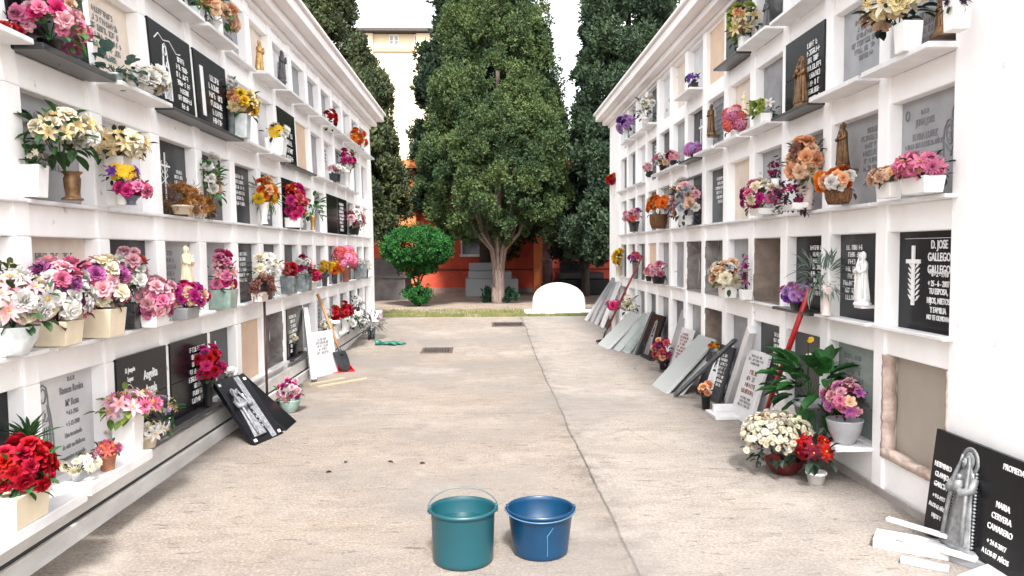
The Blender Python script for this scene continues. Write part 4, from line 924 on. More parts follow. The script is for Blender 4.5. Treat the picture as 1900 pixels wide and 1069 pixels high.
def stems_mb(b, q, n, x0, y0, rx, ry, z0, z1, r=.003):
    for i in range(n):
        a = q.uniform(0, 6.28); t_ = q.uniform(.2, .9); b.tube([(x0*.2, y0*.2, z0), (x0*.6+math.cos(a)*rx*t_*.4, y0*.6+math.sin(a)*ry*t_*.4, (z0+z1)/2), (x0+math.cos(a)*rx*t_, y0+math.sin(a)*ry*t_, z1)], r, 4)
def bq(side, row, px, py, w_, h_, heads, n, hpx, leaf, vase, lab, name='flower_bouquet', out=None, vx=None, group=None, zb=None, cat='flowers', squash=1.0, up=.35):
    """a bunch in its vase: (px,py) centre and w_,h_ size in the photograph; row 0..4 of the block it stands on"""
    B = BL if side == 'L' else BR; NB[0] += 1; q = random.Random(NB[0]*13+5)
    Z = F0*abs(B.X)/abs(px-903); s = Z/F0; th = math.atan(abs(px-903)/F0)
    w_ *= 1.10; h_ *= 1.10; hpx *= 1.22; n = int(n*1.3)
    ha, hh = w_*s/2, h_*s/2; rx = min(ha, .15+.02*(ha > .15)); ry = math.sqrt(max((ha*.95)**2-(rx*math.cos(th))**2, 0))/math.sin(th) if ha > rx else rx
    ry = max(rx*.9, min(ry, .40))
    if out is None: out = min(.16, max(.03, rx*.62))
    X = B.X+B.sg*out; c = wall_at(px, py, X)
    z0 = (B.S[row] if zb is None else zb)+.0265
    Yv = c.y if vx is None else wall_at(vx, 400 if vx else 0, X).y
    t = thing(name, lab, cat, (X, c.y, z0), LROT if B.L else RROT, group)
    cz = c.z-z0; loc_r_along, loc_r_out = ry, rx
    hs = hpx*s/2
    x0 = 0; vxl = (Yv-c.y)*(1 if B.L else -1)
    top = max(.05, cz-hh*.55)
    if vase:
        vk, vm, vw = vase[:3]; vh = vase[3]*s if len(vase) > 3 else top
        vh = max(.035, min(vh, top if top > .04 else .04)) if len(vase) < 4 else vh
        v = vase_mesh(vk, vw*s, vh); v.v = [(p[0]+vxl, p[1], p[2]) for p in v.v]; o = v.build('vase', vm, t, smooth=vk not in ('box', 'trough', 'hex'))
        if vk in ('box', 'trough'): bevel(o, .004, 2)
    else: vh = 0
    lk, lc, ln = leaf[:3]; lsz = (leaf[3] if len(leaf) > 3 else hpx*.9)*s*.8
    b = MB(); 
    if ln: leafy(b, lk, lc, ln, loc_r_along*1.02, loc_r_out*1.02, hh*1.05, cz-hh*.08, q, lsz)
    stems_mb(b, q, 7, 0, 0, loc_r_along*.8, loc_r_out*.8, max(.01, vh*.9), cz)
    if vxl: b.v = [(p[0]+vxl*max(0, (top-p[2])/max(top, .01)), p[1], p[2]) for p in b.v]
    b.build('foliage', lmat(lc), t, smooth=False)
    if heads: spray(t, q, heads, n, hs, loc_r_along-hs*.5, loc_r_out-hs*.3, hh-hs*.6, cz, front=True, squash=squash, up=up)
    return t
# --- left block, top row
bq('L', 0, 398, 25, 78, 48, [('rose', 'lpeach', 3), ('rose', 'peach', 1)], 9, 24, ('leaf', 'bright', 40, 18), ('cone', CERW, 26), 'peach roses with bright green leaves in a tapering white vase on the top row shelf')
bq('L', 0, 362, 4, 40, 34, [('small', 'lime', 1)], 3, 12, ('leaf', 'bright', 40, 20), ('box', GLASSC, 26), 'small green leafy bunch cut by the top edge, left of the peach roses', name='leafy_bunch')
bq('L', 0, 612, 222, 26, 40, [('rose', 'red', 2), ('rose', 'coral', 1)], 7, 12, ('leaf', 'green', 12, 8), ('pot', CERW, 12), 'small red and coral bunch in the top row of the left block')
bq('L', 0, 662, 258, 34, 36, [('rose', 'orange', 3), ('rose', 'peach', 1)], 9, 12, ('leaf', 'green', 8, 8), ('pot', CERW, 12), 'orange bunch near the far end of the left top row')
# second row
bq('L', 1, 92, 46, 128, 100, [('rose', 'pink', 3), ('rose', 'lpink', 3), ('rose', 'hot', 1), ('rose', 'lpeach', 1)], 30, 25, ('leaf', 'bright', 46, 24), ('pot', BLACKP, 40), 'large mound of pink roses on the black shelf at upper left')
bq('L', 1, 14, 56, 46, 30, [('rose', 'red', 3), ('rose', 'white', 1)], 6, 20, ('leaf', 'dark', 12, 12), ('box', CERW, 34), 'red flowers in a white trough cut by the left edge, on the second shelf')
bq('L', 1, 212, 122, 66, 54, [('small', 'grey', 1)], 0, 14, ('round', 'blue', 34, 24), ('pot', CERW, 30), 'eucalyptus sprays with round blue green leaves beside big white blooms', name='eucalyptus_bunch')
bq('L', 1, 268, 150, 72, 50, [('carn', 'white', 3), ('rose', 'ivory', 1)], 14, 26, ('leaf', 'dark', 14, 16), ('pot', CERW, 34), 'big white chrysanthemum blooms on a shelf overlapping a black plaque')
bq('L', 1, 448, 195, 62, 56, [('rose', 'cream', 3), ('rose', 'peach', 1), ('rose', 'yellow', 1)], 16, 19, ('leaf', 'green', 30, 16), ('box', GLASSC, 26), 'cream and peach roses in a glass vase beside the second black plaque', vx=452)
bq('L', 1, 428, 160, 24, 40, [('rose', 'white', 1)], 6, 13, ('leaf', 'blue', 16, 10), ('pot', GLASSG, 16), 'small white bunch behind the cream and peach roses')
bq('L', 1, 512, 246, 38, 36, [('daisy', 'yellow', 3), ('mum', 'white', 2)], 8, 17, ('leaf', 'dark', 14, 12), ('box', CERW, 32), 'yellow daisies and white blooms in a square white pot before a narrow black plaque')
bq('L', 1, 621, 316, 34, 22, [('mum', 'white', 2), ('mum', 'lpink', 2)], 10, 10, ('leaf', 'dark', 10, 8), ('trough', DGREYG, 30), 'pale pink and white bunch low on the far second row shelf')
bq('L', 1, 643, 300, 28, 44, [('rose', 'hot', 3), ('rose', 'white', 1)], 8, 12, ('leaf', 'green', 26, 12), ('pot', CERW, 12), 'hot pink roses under green leaves at the far end of the second row')
# third row
bq('L', 2, 108, 245, 118, 84, [('lily', 'cream', 3), ('rose', 'ivory', 3), ('rose', 'white', 1)], 22, 28, ('leaf', 'green', 60, 34), ('urn', BRONZE, 38, 52), 'big cream lilies and roses spilling from a bronze urn in the third row', vx=136)
bq('L', 2, 218, 272, 92, 60, [('lily', 'cream', 2), ('daisy', 'cream', 2), ('rose', 'ivory', 1)], 17, 27, ('leaf', 'dark', 44, 22), ('box', CERW, 34), 'pale yellow lilies with dark leaves above the pansies')
bq('L', 2, 226, 322, 56, 30, [('daisy', 'yellow', 3), ('small', 'purple', 2)], 10, 17, ('leaf', 'dark', 16, 12), ('pot', CERW, 26), 'yellow and purple pansies below the pale yellow lilies', out=.17)
bq('L', 2, 243, 352, 58, 34, [('rose', 'hot', 3), ('rose', 'pink', 2)], 8, 22, ('leaf', 'green', 18, 14), ('cone', BLUEV, 30), 'hot pink roses in a slate blue vase at the end of the third row shelf', out=.22)
bq('L', 2, 62, 292, 36, 46, [('small', 'ivory', 1)], 4, 12, ('round', 'green', 22, 17), ('box', CERW, 36), 'loose green sprig in a square white vase at the left of the bronze urn', name='leafy_sprig')
bq('L', 2, 338, 366, 60, 48, [('mum', 'gold', 1)], 9, 20, ('spike', 'golden', 190, 15), ('pot', CERC, 38), 'dried golden brown spray in front of a dark plaque', name='dried_flower_spray')
bq('L', 2, 372, 382, 44, 38, [('mum', 'gold', 1)], 7, 15, ('spike', 'golden', 130, 12), ('pot', CERC, 26), 'smaller dried golden spray at the foot of the tall green and white bunch', name='dried_flower_spray')
bq('L', 2, 391, 335, 40, 86, [('rose', 'white', 3), ('rose', 'lpeach', 1)], 8, 20, ('leaf', 'bright', 70, 17), ('pot', BLACKP, 20, 24), 'tall narrow bunch of green leaves and white roses in the third row')
bq('L', 2, 489, 358, 48, 54, [('rose', 'orange', 3), ('rose', 'yellow', 2), ('rose', 'peach', 1)], 12, 17, ('spike', 'bright', 50, 18), ('cone', CERW, 24), 'orange and yellow roses with green spikes in a tapering white vase')
bq('L', 2, 545, 382, 42, 72, [('lily', 'red', 2), ('rose', 'coral', 2), ('rose', 'hot', 1)], 18, 18, ('leaf', 'green', 20, 12), ('box', CERW, 30), 'bright red and coral bunch before a black plaque in the third row')
bq('L', 2, 580, 382, 32, 44, None, 0, 10, ('leaf', 'bright', 44, 16), ('cone', GOLD, 15, 26), 'green leafy plant in a golden cone vase right of the red bunch', name='leafy_plant')
bq('L', 2, 657, 408, 36, 40, [('rose', 'lpink', 3), ('rose', 'white', 1)], 12, 13, ('leaf', 'olive', 20, 9), ('pot', BLACKP, 20), 'pale pink roses in a black pot near the far end of the third row')
# fourth row
bq('L', 3, 22, 560, 120, 100, [('lily', 'lpink', 2), ('daisy', 'white', 1), ('carn', 'white', 2), ('rose', 'ivory', 2), ('rose', 'lpink', 1)], 24, 33, ('leaf', 'green', 50, 28), ('bowl', GLASSC, 86, 52), 'wide white and pink lily bunch in a glass bowl cut by the left edge', up=.5)
bq('L', 3, 20, 505, 56, 36, [('small', 'lime', 1)], 4, 14, ('leaf', 'olive', 34, 20), ('pot', GLASSG, 24), 'small olive leaf sprig rising behind the wide white and pink bunch', name='leafy_sprig', out=.03)
bq('L', 3, 106, 545, 98, 118, [('carn', 'pink', 3), ('carn', 'mauve', 1), ('rose', 'lpink', 4), ('rose', 'white', 4)], 32, 30, ('leaf', 'purple', 40, 24), ('box', CERC, 62, 44), 'tall mass of pink, mauve and white carnations in a cream box vase')
bq('L', 3, 186, 530, 78, 96, [('carn', 'mauve', 2), ('carn', 'pink', 2), ('rose', 'ivory', 3), ('rose', 'lpink', 1)], 22, 28, ('leaf', 'brown', 34, 26), ('box', CERC, 62, 50), 'mauve carnations and cream roses with upright brown leaves in a second cream box', out=.12)
bq('L', 3, 238, 506, 56, 88, [('rose', 'lpink', 2), ('rose', 'white', 2), ('rose', 'coral', 1)], 15, 23, ('leaf', 'green', 44, 18), ('box', DGLASS, 40, 46), 'mixed pink and white roses in a dark glass vase')
bq('L', 3, 287, 556, 64, 80, [('rose', 'pink', 2), ('rose', 'lpink', 4)], 23, 22, ('leaf', 'green', 14, 12), ('trough', CERW, 56), 'dense pink roses in a low white trough, front of the fourth row', out=.17)
bq('L', 3, 344, 552, 62, 56, [('rose', 'magenta', 3), ('rose', 'hot', 2), ('rose', 'lpeach', 1)], 20, 18, ('leaf', 'olive', 18, 12), ('trough', GREYB, 58), 'magenta and cream roses in front of the seated cream statuette', out=.15)
bq('L', 3, 412, 510, 44, 84, [('lily', 'lpink', 2), ('rose', 'pink', 3), ('rose', 'hot', 1)], 17, 19, ('leaf', 'dark', 26, 14), ('box', GLASSN, 44, 34), 'tall pink lilies and roses in a green glass block vase')
bq('L', 3, 494, 498, 60, 50, [('mum', 'white', 3), ('mum', 'ivory', 1)], 13, 18, ('leaf', 'dark', 34, 13), ('pot', BLACKP, 24), 'white blooms with dark leaves beside the tall dark pole')
bq('L', 3, 482, 530, 56, 40, [('small', 'brown', 1)], 12, 13, ('spike', 'brown', 110, 14), ('trough', PINKV, 40), 'brown dried spray below the white blooms', name='dried_flower_spray', out=.13)
bq('L', 3, 536, 503, 30, 28, [('carn', 'coral', 1), ('carn', 'red', 1)], 6, 16, ('leaf', 'green', 14, 11), ('box', GLASSG, 26, 32), 'coral red carnations hanging over a grey glass vase')
bq('L', 3, 563, 496, 36, 40, [('rose', 'white', 2), ('rose', 'lpink', 2), ('rose', 'wine', 1)], 13, 12, ('leaf', 'dark', 30, 10), ('box', GLASSG, 26, 30), 'white and pink roses with dark leaves above a grey glass vase')
bq('L', 3, 580, 513, 28, 26, [('rose', 'red', 2), ('rose', 'hot', 2)], 10, 11, ('leaf', 'dark', 8, 8), ('pot', CERW, 18), 'red and pink ball of flowers just left of the orange ones')
bq('L', 3, 602, 496, 24, 26, [('mum', 'orange', 1), ('mum', 'yellow', 2)], 8, 13, ('leaf', 'dark', 8, 9), ('pot', DGLASS, 12, 30), 'left one of two bright orange marigold bunches')
bq('L', 3, 621, 498, 22, 26, [('mum', 'yellow', 2), ('mum', 'orange', 2)], 7, 12, ('leaf', 'dark', 8, 9), ('pot', DGLASS, 12, 30), 'right one of two bright orange marigold bunches')
bq('L', 3, 641, 482, 44, 48, [('hyd', 'pink', 2), ('hyd', 'coral', 1)], 13, 17, ('leaf', 'green', 8, 9), ('pot', TERRA, 14, 26), 'large pink hydrangea mass in the far fourth row')
bq('L', 3, 670, 492, 30, 22, [('mum', 'white', 1)], 8, 12, ('leaf', 'dark', 12, 10), ('box', GLASSG, 24, 26), 'white flowers in a grey glass cube at the far end of the fourth row')
# bottom row
bq('L', 4, 34, 868, 104, 104, [('rose', 'red', 1)], 24, 28, ('leaf', 'green', 60, 26), ('trough', CERC, 100, 56), 'bright red roses in a cream trough at the bottom left corner', out=.20, zb=.325)
bq('L', 4, 54, 795, 84, 54, None, 0, 10, ('palm', 'green', 40, 44), ('pot', BLACKP, 22), 'dark green palm frond fan behind the bright red roses', name='palm_frond', cat='plant', out=.05, zb=.325)
bq('L', 4, 148, 862, 66, 30, [('mum', 'ivory', 2), ('rose', 'white', 1)], 10, 17, ('leaf', 'olive', 18, 14), ('trough', GREYB, 30), 'low cream flowers lying at the foot of the engraved white plaque', out=.13, zb=.33)
bq('L', 4, 199, 834, 44, 26, [('lily', 'coral', 2), ('carn', 'pink', 2)], 9, 16, ('leaf', 'dark', 12, 12), ('pot', TERRA, 28), 'small coral flowers in a terracotta pot on the thick white sill', out=.19, zb=.33)
bq('L', 4, 236, 752, 100, 56, [('lily', 'lpink', 3), ('lily', 'white', 2), ('mum', 'pink', 1)], 17, 26, ('leaf', 'lime', 42, 24), ('box', CERW, 40), 'pale pink lilies with lime green leaves beside the black plaque', out=.13, zb=.31)
bq('L', 4, 270, 798, 62, 26, [('lily', 'white', 3)], 8, 24, ('leaf', 'dark', 6, 12), ('pot', CERC, 40), 'white lily blooms in a cream pot standing on the black sill', out=.15, zb=.31)
bq('L', 4, 303, 762, 48, 56, [('small', 'lilac', 2), ('lily', 'lpeach', 1)], 8, 13, ('leaf', 'green', 40, 20), ('pot', GLASSG, 20), 'upright green sprig with lilac buds right of the pale pink lilies', out=.08, zb=.31, name='leafy_sprig')
bq('L', 4, 384, 678, 50, 72, [('rose', 'red', 3), ('rose', 'hot', 2), ('rose', 'magenta', 1)], 19, 19, ('leaf', 'green', 26, 13), ('pot', BLACKP, 20), 'tall red and magenta rose bunch before a black plaque in the bottom row', zb=.31)
bq('L', 4, 424, 690, 26, 18, [('rose', 'white', 2), ('rose', 'lpink', 1)], 6, 12, ('leaf', 'dark', 6, 9), ('pot', GLASSG, 16), 'small white bunch just above the leaning black slab')
bq('L', 4, 546, 628, 14, 18, [('rose', 'ivory', 1)], 4, 9, ('leaf', 'dark', 6, 7), ('pot', BLACKP, 12), 'tiny ivory bunch left of the leaning white slab')
bq('L', 4, 622, 583, 22, 34, [('rose', 'red', 1)], 7, 11, ('leaf', 'green', 18, 9), ('pot', CERW, 16), 'red roses in the far bottom row, left of the white ones', out=.12)
bq('L', 4, 641, 577, 24, 34, [('rose', 'red', 2), ('rose', 'coral', 1)], 8, 11, ('leaf', 'green', 14, 9), ('pot', CERW, 16), 'red and coral bunch in the middle of the far bottom row', out=.12)
bq('L', 4, 655, 594, 40, 38, [('small', 'white', 1), ('rose', 'white', 1)], 18, 8, ('leaf', 'green', 50, 9), ('trough', GREYB, 30), 'white flowers with many green leaves at the far bottom row', out=.15)
bq('L', 4, 660, 562, 24, 26, [('rose', 'white', 1)], 7, 9, ('leaf', 'dark', 18, 9), ('pot', BLACKP, 14), 'white flowers with dark leaves above the far bottom row sill', out=.08)
bq('L', 4, 604, 606, 30, 28, [('rose', 'white', 2), ('rose', 'ivory', 1)], 8, 10, ('leaf', 'dark', 16, 9), ('pot', GLASSG, 16), 'white bunch behind the wooden shovel handle', out=.06)
# --- right block
bq('R', 0, 1380, 45, 56, 74, [('lily', 'cream', 2), ('rose', 'lime', 2), ('rose', 'peach', 1)], 17, 19, ('leaf', 'green', 50, 15), ('box', CERW, 16), 'tall lime, cream and peach bunch before a black plaque at upper right')
bq('R', 0, 1286, 148, 30, 22, [('small', 'violet', 3), ('small', 'purple', 1)], 13, 9, ('leaf', 'slate', 14, 8), ('trough', DGREYG, 26), 'small violet bunch on a projecting shelf in the right top row')
bq('R', 0, 1200, 205, 40, 44, [('rose', 'white', 2), ('rose', 'ivory', 1)], 7, 11, ('leaf', 'blue', 40, 12), ('pot', CERW, 18), 'white roses with grey green leaves near the far end of the right top row')
bq('R', 0, 1163, 232, 34, 32, [('rose', 'purple', 2), ('rose', 'lilac', 2)], 8, 14, ('leaf', 'dark', 26, 10), ('cone', GLASSC, 14, 30), 'purple and lilac bunch at the far end of the right top row')
bq('R', 1, 1660, 16, 112, 64, [('lily', 'ivory', 2), ('rose', 'cream', 3), ('rose', 'lpeach', 1)], 14, 34, ('leaf', 'dark', 46, 30), ('box', CERW, 34, 50), 'cream roses and lilies with blackish leaves in a square white vase at top right', vx=1678, out=.14)
bq('R', 1, 1776, 6, 40, 24, [('small', 'dark', 1)], 3, 12, ('leaf', 'dark', 20, 18), ('box', CERW, 34, 62), 'dark sprig in a tall white box vase cut by the top edge', name='leafy_sprig', out=.13)
bq('R', 1, 1415, 203, 48, 32, [('rose', 'lime', 2), ('lily', 'white', 2)], 9, 16, ('leaf', 'green', 36, 14), ('trough', CERW, 42), 'white and lime flowers in a white planter in the right second row')
bq('R', 1, 1365, 226, 40, 52, [('hyd', 'pink', 2), ('hyd', 'coral', 1), ('hyd', 'lpink', 1)], 12, 20, ('leaf', 'purple', 12, 12), ('pot', CERW, 18), 'round pink hydrangea ball in the right second row')
bq('R', 1, 1288, 277, 26, 26, [('hyd', 'mauve', 2), ('hyd', 'lilac', 1)], 7, 15, ('leaf', 'dark', 12, 10), ('pot', BLACKP, 16), 'mauve pink ball of flowers before a black plaque with a cross')
bq('R', 1, 1250, 291, 24, 22, [('rose', 'lpink', 2), ('rose', 'wine', 1)], 7, 11, ('leaf', 'dark', 12, 9), ('pot', BLACKP, 12), 'pink and wine red bunch, second from the mauve ball in the right second row')
bq('R', 1, 1230, 298, 30, 26, [('rose', 'lpeach', 2), ('rose', 'pink', 1), ('rose', 'white', 1)], 9, 12, ('leaf', 'green', 12, 9), ('pot', BLACKP, 14), 'peach and pink bunch before two narrow black plaques in the second row')
bq('R', 1, 1205, 312, 20, 18, [('rose', 'lpink', 1)], 5, 10, ('leaf', 'dark', 12, 8), ('pot', BLACKP, 12), 'small pale pink bunch left of the peach and pink bunch')
bq('R', 1, 1138, 334, 26, 28, [('rose', 'lime', 1), ('rose', 'red', 1), ('rose', 'orange', 1)], 9, 11, ('leaf', 'green', 8, 8), ('pot', CERW, 12), 'lime and red bunch hanging out at the far corner of the right block', out=.03)
bq('R', 2, 1712, 312, 84, 52, [('lily', 'pink', 2), ('mum', 'pink', 4), ('lily', 'lpink', 2)], 25, 25, ('leaf', 'dark', 26, 18), ('trough', CERW, 78), 'wide pink flowers in a white trough under a plaque with engraved heads', out=.12)
bq('R', 2, 1650, 328, 62, 34, [('rose', 'lpeach', 3), ('rose', 'peach', 1)], 13, 21, ('leaf', 'olive', 14, 14), ('trough', CERW, 50), 'pale peach roses in a white trough left of the wide pink flowers', out=.12)
bq('R', 2, 1556, 336, 66, 52, [('rose', 'orange', 3), ('rose', 'peach', 2), ('rose', 'white', 2)], 16, 22, ('leaf', 'brown', 18, 14), ('basket', BASKET, 42, 26), 'orange and white roses in a brown wicker basket below the carved wood statue', out=.14)
bq('R', 2, 1496, 300, 62, 84, [('rose', 'peach', 3), ('rose', 'lpeach', 2), ('small', 'brown', 1)], 16, 25, ('leaf', 'olive', 50, 18), ('pot', PINKV, 30), 'tall peach roses with olive leaves in the right third row')
bq('R', 2, 1472, 366, 60, 56, [('small', 'dark', 1), ('small', 'wine', 1)], 20, 10, ('leaf', 'purple', 90, 13), ('trough', CERW, 60), 'dark purple brown foliage bunch below the peach roses', name='purple_foliage_bunch', out=.15)
bq('R', 2, 1412, 368, 70, 60, [('rose', 'magenta', 3), ('rose', 'pink', 1), ('rose', 'ivory', 1)], 18, 18, ('leaf', 'olive', 40, 13), ('trough', CERW, 52), 'magenta and cream roses in a white trough in the right third row', out=.13)
bq('R', 2, 1439, 316, 22, 50, [('small', 'wine', 1)], 10, 9, ('leaf', 'purple', 34, 9), ('pot', CERW, 14), 'thin dark wine red spray behind the magenta roses', out=.04, name='wine_red_spray')
bq('R', 2, 1272, 376, 62, 78, [('rose', 'lpeach', 2), ('rose', 'lpink', 2), ('mum', 'grey', 2), ('rose', 'white', 1)], 24, 16, ('leaf', 'slate', 90, 14), ('trough', CERW, 34), 'large grey, white and pale pink bunch with slate leaves')
bq('R', 2, 1222, 385, 52, 40, [('rose', 'orange', 3), ('rose', 'peach', 1), ('rose', 'cream', 1)], 17, 14, ('leaf', 'lime', 24, 10), ('basket', BASKET, 30), 'orange bunch in a brown basket left of the grey and pink one')
bq('R', 2, 1176, 402, 34, 28, [('rose', 'mauve', 1), ('rose', 'coral', 1), ('rose', 'lpink', 1)], 10, 12, ('leaf', 'dark', 14, 9), ('pot', DGLASS, 20), 'mauve and coral bunch in a dark vase at the far end of the third row')
bq('R', 3, 1522, 510, 62, 56, None, 0, 10, ('spike', 'silver', 110, 24), ('cone', PINKV, 30), 'spiky silver green plant in a pinkish white vase behind the red handle', name='spiky_plant', cat='plant', vx=1536)
bq('R', 3, 1480, 545, 56, 42, [('rose', 'mauve', 1), ('rose', 'lilac', 2), ('rose', 'purple', 2)], 15, 17, ('leaf', 'slate', 14, 12), ('pot', DGLASS, 30), 'purple and lilac roses left of the top of the red handle')
bq('R', 3, 1350, 513, 60, 54, [('rose', 'ivory', 3), ('rose', 'white', 1), ('rose', 'lpeach', 1)], 17, 19, ('leaf', 'green', 46, 13), ('trough', CERW, 44), 'ivory roses with green leaves in the right fourth row', out=.12)
bq('R', 3, 1384, 505, 16, 70, [('small', 'wine', 2), ('small', 'mauve', 1)], 12, 8, ('leaf', 'brown', 30, 8), ('box', CERW, 20, 18), 'tall thin wine red spray right of the ivory roses', name='wine_red_spray', out=.06)
bq('R', 3, 1222, 502, 40, 30, [('rose', 'lpink', 2), ('rose', 'pink', 2)], 13, 12, ('leaf', 'green', 12, 9), ('pot', BLACKP, 26), 'pink roses in a black pot in the far part of the right fourth row')
bq('R', 3, 1204, 506, 16, 20, [('rose', 'peach', 1), ('small', 'gold', 1)], 6, 9, ('leaf', 'olive', 16, 7), ('pot', BLACKP, 12), 'small faded peach sprig left of the pink roses in a black pot')
bq('R', 3, 1179, 478, 22, 20, [('rose', 'mauve', 1), ('rose', 'coral', 1)], 7, 10, ('leaf', 'purple', 12, 8), ('pot', GLASSG, 12), 'mauve bunch at the top end of the dark red rake handle')
bq('R', 3, 1148, 480, 20, 34, [('rose', 'yellow', 1)], 8, 11, ('leaf', 'brown', 14, 8), ('pot', CERC, 12), 'golden yellow roses at the far corner of the right fourth row', out=.05)
bq('R', 4, 1502, 712, 104, 100, None, 0, 10, ('leaf', 'deep', 84, 56), ('pot', LGREYM, 60, 44), 'large peace lily with broad glossy leaves in a pale grey pot on the low slab', name='potted_peace_lily', cat='plant', zb=.245, out=.13, vx=1510)
bq('R', 4, 1568, 744, 76, 70, [('rose', 'pink', 2), ('rose', 'lpeach', 2), ('rose', 'lpink', 2), ('small', 'mauve', 2)], 20, 21, ('leaf', 'purple', 40, 13), ('bowl', LGREYM, 62, 44), 'pink and peach rose mound in a pale grey bowl on the low slab', zb=.245, out=.13)
bq('R', 4, 1416, 782, 26, 28, [('rose', 'orange', 1)], 5, 14, ('leaf', 'olive', 16, 12), ('pot', TERRA, 18), 'orange flowers at the foot of the bright red handle', zb=-.02, out=.28)
bq('R', 4, 1310, 722, 26, 24, [('rose', 'orange', 1), ('rose', 'peach', 1)], 5, 14, ('leaf', 'dark', 10, 10), ('pot', BLACKP, 16), 'orange flowers lying under the leaning grey slabs', zb=-.02, out=.35)
bq('R', 4, 1330, 642, 26, 10, [('rose', 'orange', 1), ('rose', 'yellow', 1)], 5, 10, ('leaf', 'dark', 8, 8), ('pot', GLASSG, 18), 'small orange bunch just above the pale grey leaning slab', out=.05)
bq('R', 4, 1232, 652, 34, 46, [('rose', 'coral', 1), ('rose', 'peach', 1), ('small', 'wine', 2)], 16, 12, ('leaf', 'purple', 40, 10), ('pot', BLACKP, 18), 'wine red and peach bunch standing between the dark and the white leaning slabs', zb=.0, out=.22)
bq('R', 4, 1167, 565, 32, 36, [('rose', 'ivory', 2), ('rose', 'white', 1)], 8, 11, ('leaf', 'dark', 30, 10), ('pot', CERW, 16), 'ivory roses with dark leaves on the paving at the far end of the right block', zb=.12, out=.14)
bq('R', 4, 1140, 567, 26, 18, [('rose', 'hot', 1), ('rose', 'pink', 1)], 8, 11, ('leaf', 'green', 6, 8), ('pot', CERW, 12), 'hot pink flowers beside the dark red rake handle', zb=.15, out=.30)
# white spathes of the peace lily
def extra_spathe():
    t = [o for o in bpy.data.objects if o.name.startswith('potted_peace_lily')][0]
    q = random.Random(4)
    for (dx, dz_, c) in ((-.02, .50, 'white'), (.01, .62, 'yellow')):
        b = MB(); b.tube([(0, 0, .1), (dx*.5, -.01, .35), (dx, -.02, dz_)], .004, 5); b.build('stem', lmat('green'), t)
        o = bpy.data.objects.new('flower_head', head('anth', c)); col.objects.link(o); o.parent = t; o.location = (dx, -.02, dz_); o.rotation_euler = (R(60), .2, .6); o.scale = (.05,)*3
extra_spathe()

# ---------------------------------------------------------------- statuettes on the shelves
def statue(side, row, px, py, hpx, m, lab, out=.03, seed=1, zbase=None, base=True, **k):
    B = BL if side == 'L' else BR; X = B.X+B.sg*out; c = wall_at(px, py+hpx/2, X); s = c.y/F0; h = hpx*s
    z0 = B.S[row]+.0265 if zbase is None else zbase
    hang = c.z > z0+.05
    if hang: z0 = c.z
    t = thing('statuette', lab, 'statuette', (X, c.y, z0), LROT if B.L else RROT)
    hb = .03 if base else 0
    b = MB(); b.M = Matrix.Translation((0, 0, hb)); figure(b, h-hb, seed, **k); o = b.build('robed_figure', m, t, smooth=True)
    if base: b = MB(); b.lathe([(.19*h, 0), (.19*h, .012), (.165*h, .018), (.165*h, hb)], 18, 1, .8); b.build('base', m, t)
    if hang:     # bracket that carries it on the plaque
        b = MB(); b.box((-.05, -.03, -.02), (.05, abs(out)+.10, -.001)); b.build('bracket', m, t)
    return t
statue('L', 0, 481, 100, 60, GOLD, 'golden robed statuette in the top row of the left block', seed=2)
statue('L', 0, 523, 124, 58, STATD, 'dark grey statuette against a white plaque in the left top row', seed=3)
statue('L', 3, 346, 500, 88, STATC, 'cream robed statuette above magenta roses', seed=4, wide=1.25)
statue('R', 1, 1487, 155, 96, BRONZE, 'bronze robed statuette standing before a black plaque', seed=5, out=.06, wide=1.15)
statue('R', 2, 1564, 270, 88, BRONZE, 'carved brown wood statuette above the orange basket', seed=6, out=.0)
statue('R', 1, 1320, 222, 58, BRONZE, 'small reddish wood statuette in a dark recess of the right second row', seed=7, out=.0)
statue('R', 0, 1424, 20, 60, STATD, 'dark metal statuette on the right top row shelf beside the lime and cream bunch', seed=8, out=.08)
statue('R', 1, 1744, 30, 64, BRONZE, 'bronze figure beside the tall white box vase at the top right', seed=9, out=.03)
statue('R', 3, 1600, 515, 102, STATW, 'white robed statuette before a dark grey plaque, right of the silver green plant', seed=10, out=-.0, wide=1.1)
statue('R', 1, 1381, 190, 40, STATC, 'small cream statuette behind the pink hydrangea ball', seed=11, out=.0)
# ---------------------------------------------------------------- slabs leaning on the blocks and things on the paving
def slab(lab, P0, P1, P2, th, m, name='leaning_slab', deco=None, cat='stone slab', bev=.004):
    """P0 bottom corner, P1 other bottom corner, P2 top corner above P0 (visible face); thickness goes to the back"""
    P0, P1, P2 = Vector(P0), Vector(P1), Vector(P2); u = P1-P0; W = u.length; u.normalize(); v = P2-P0; v = v-u*v.dot(u); Hh = v.length; v.normalize(); n = u.cross(v)
    camd = (Vector((0, 0, H))-P0); 
    back = -n if n.dot(camd) > 0 else n
    b = MB(); c = [(0, 0, 0), (W, 0, 0), (W, 0, Hh), (0, 0, Hh)]
    # local frame: x along bottom, z up the slab, y = back
    xx = u if back.cross(v).dot(u) < 0 or True else u
    # right-handed frame (x, y=back, z=v): flip x if needed
    flip = u.cross(back).dot(v) < 0
    if flip: O = P1; ux = -u
    else: O = P0; ux = u
    t = thing(name, lab, cat, O); t['kind'] = 'thing'; Mx = Matrix((ux, back, v)).transposed(); t.rotation_euler = Mx.to_euler(); 
    b.box((0, 0, 0), (W, th, Hh)); o = b.build('slab', m, t); bevel(o, bev, 2)
    if deco: deco(t, W, Hh)
    return t
def g(x, y): return ground_sloped(x, y)
def lift(p, z): p = Vector(p); p.z = p.z+z; return p
def wl(x, y, side, out=0): return wall_at(x, y, (-XL+out) if side == 'L' else (XR-out))
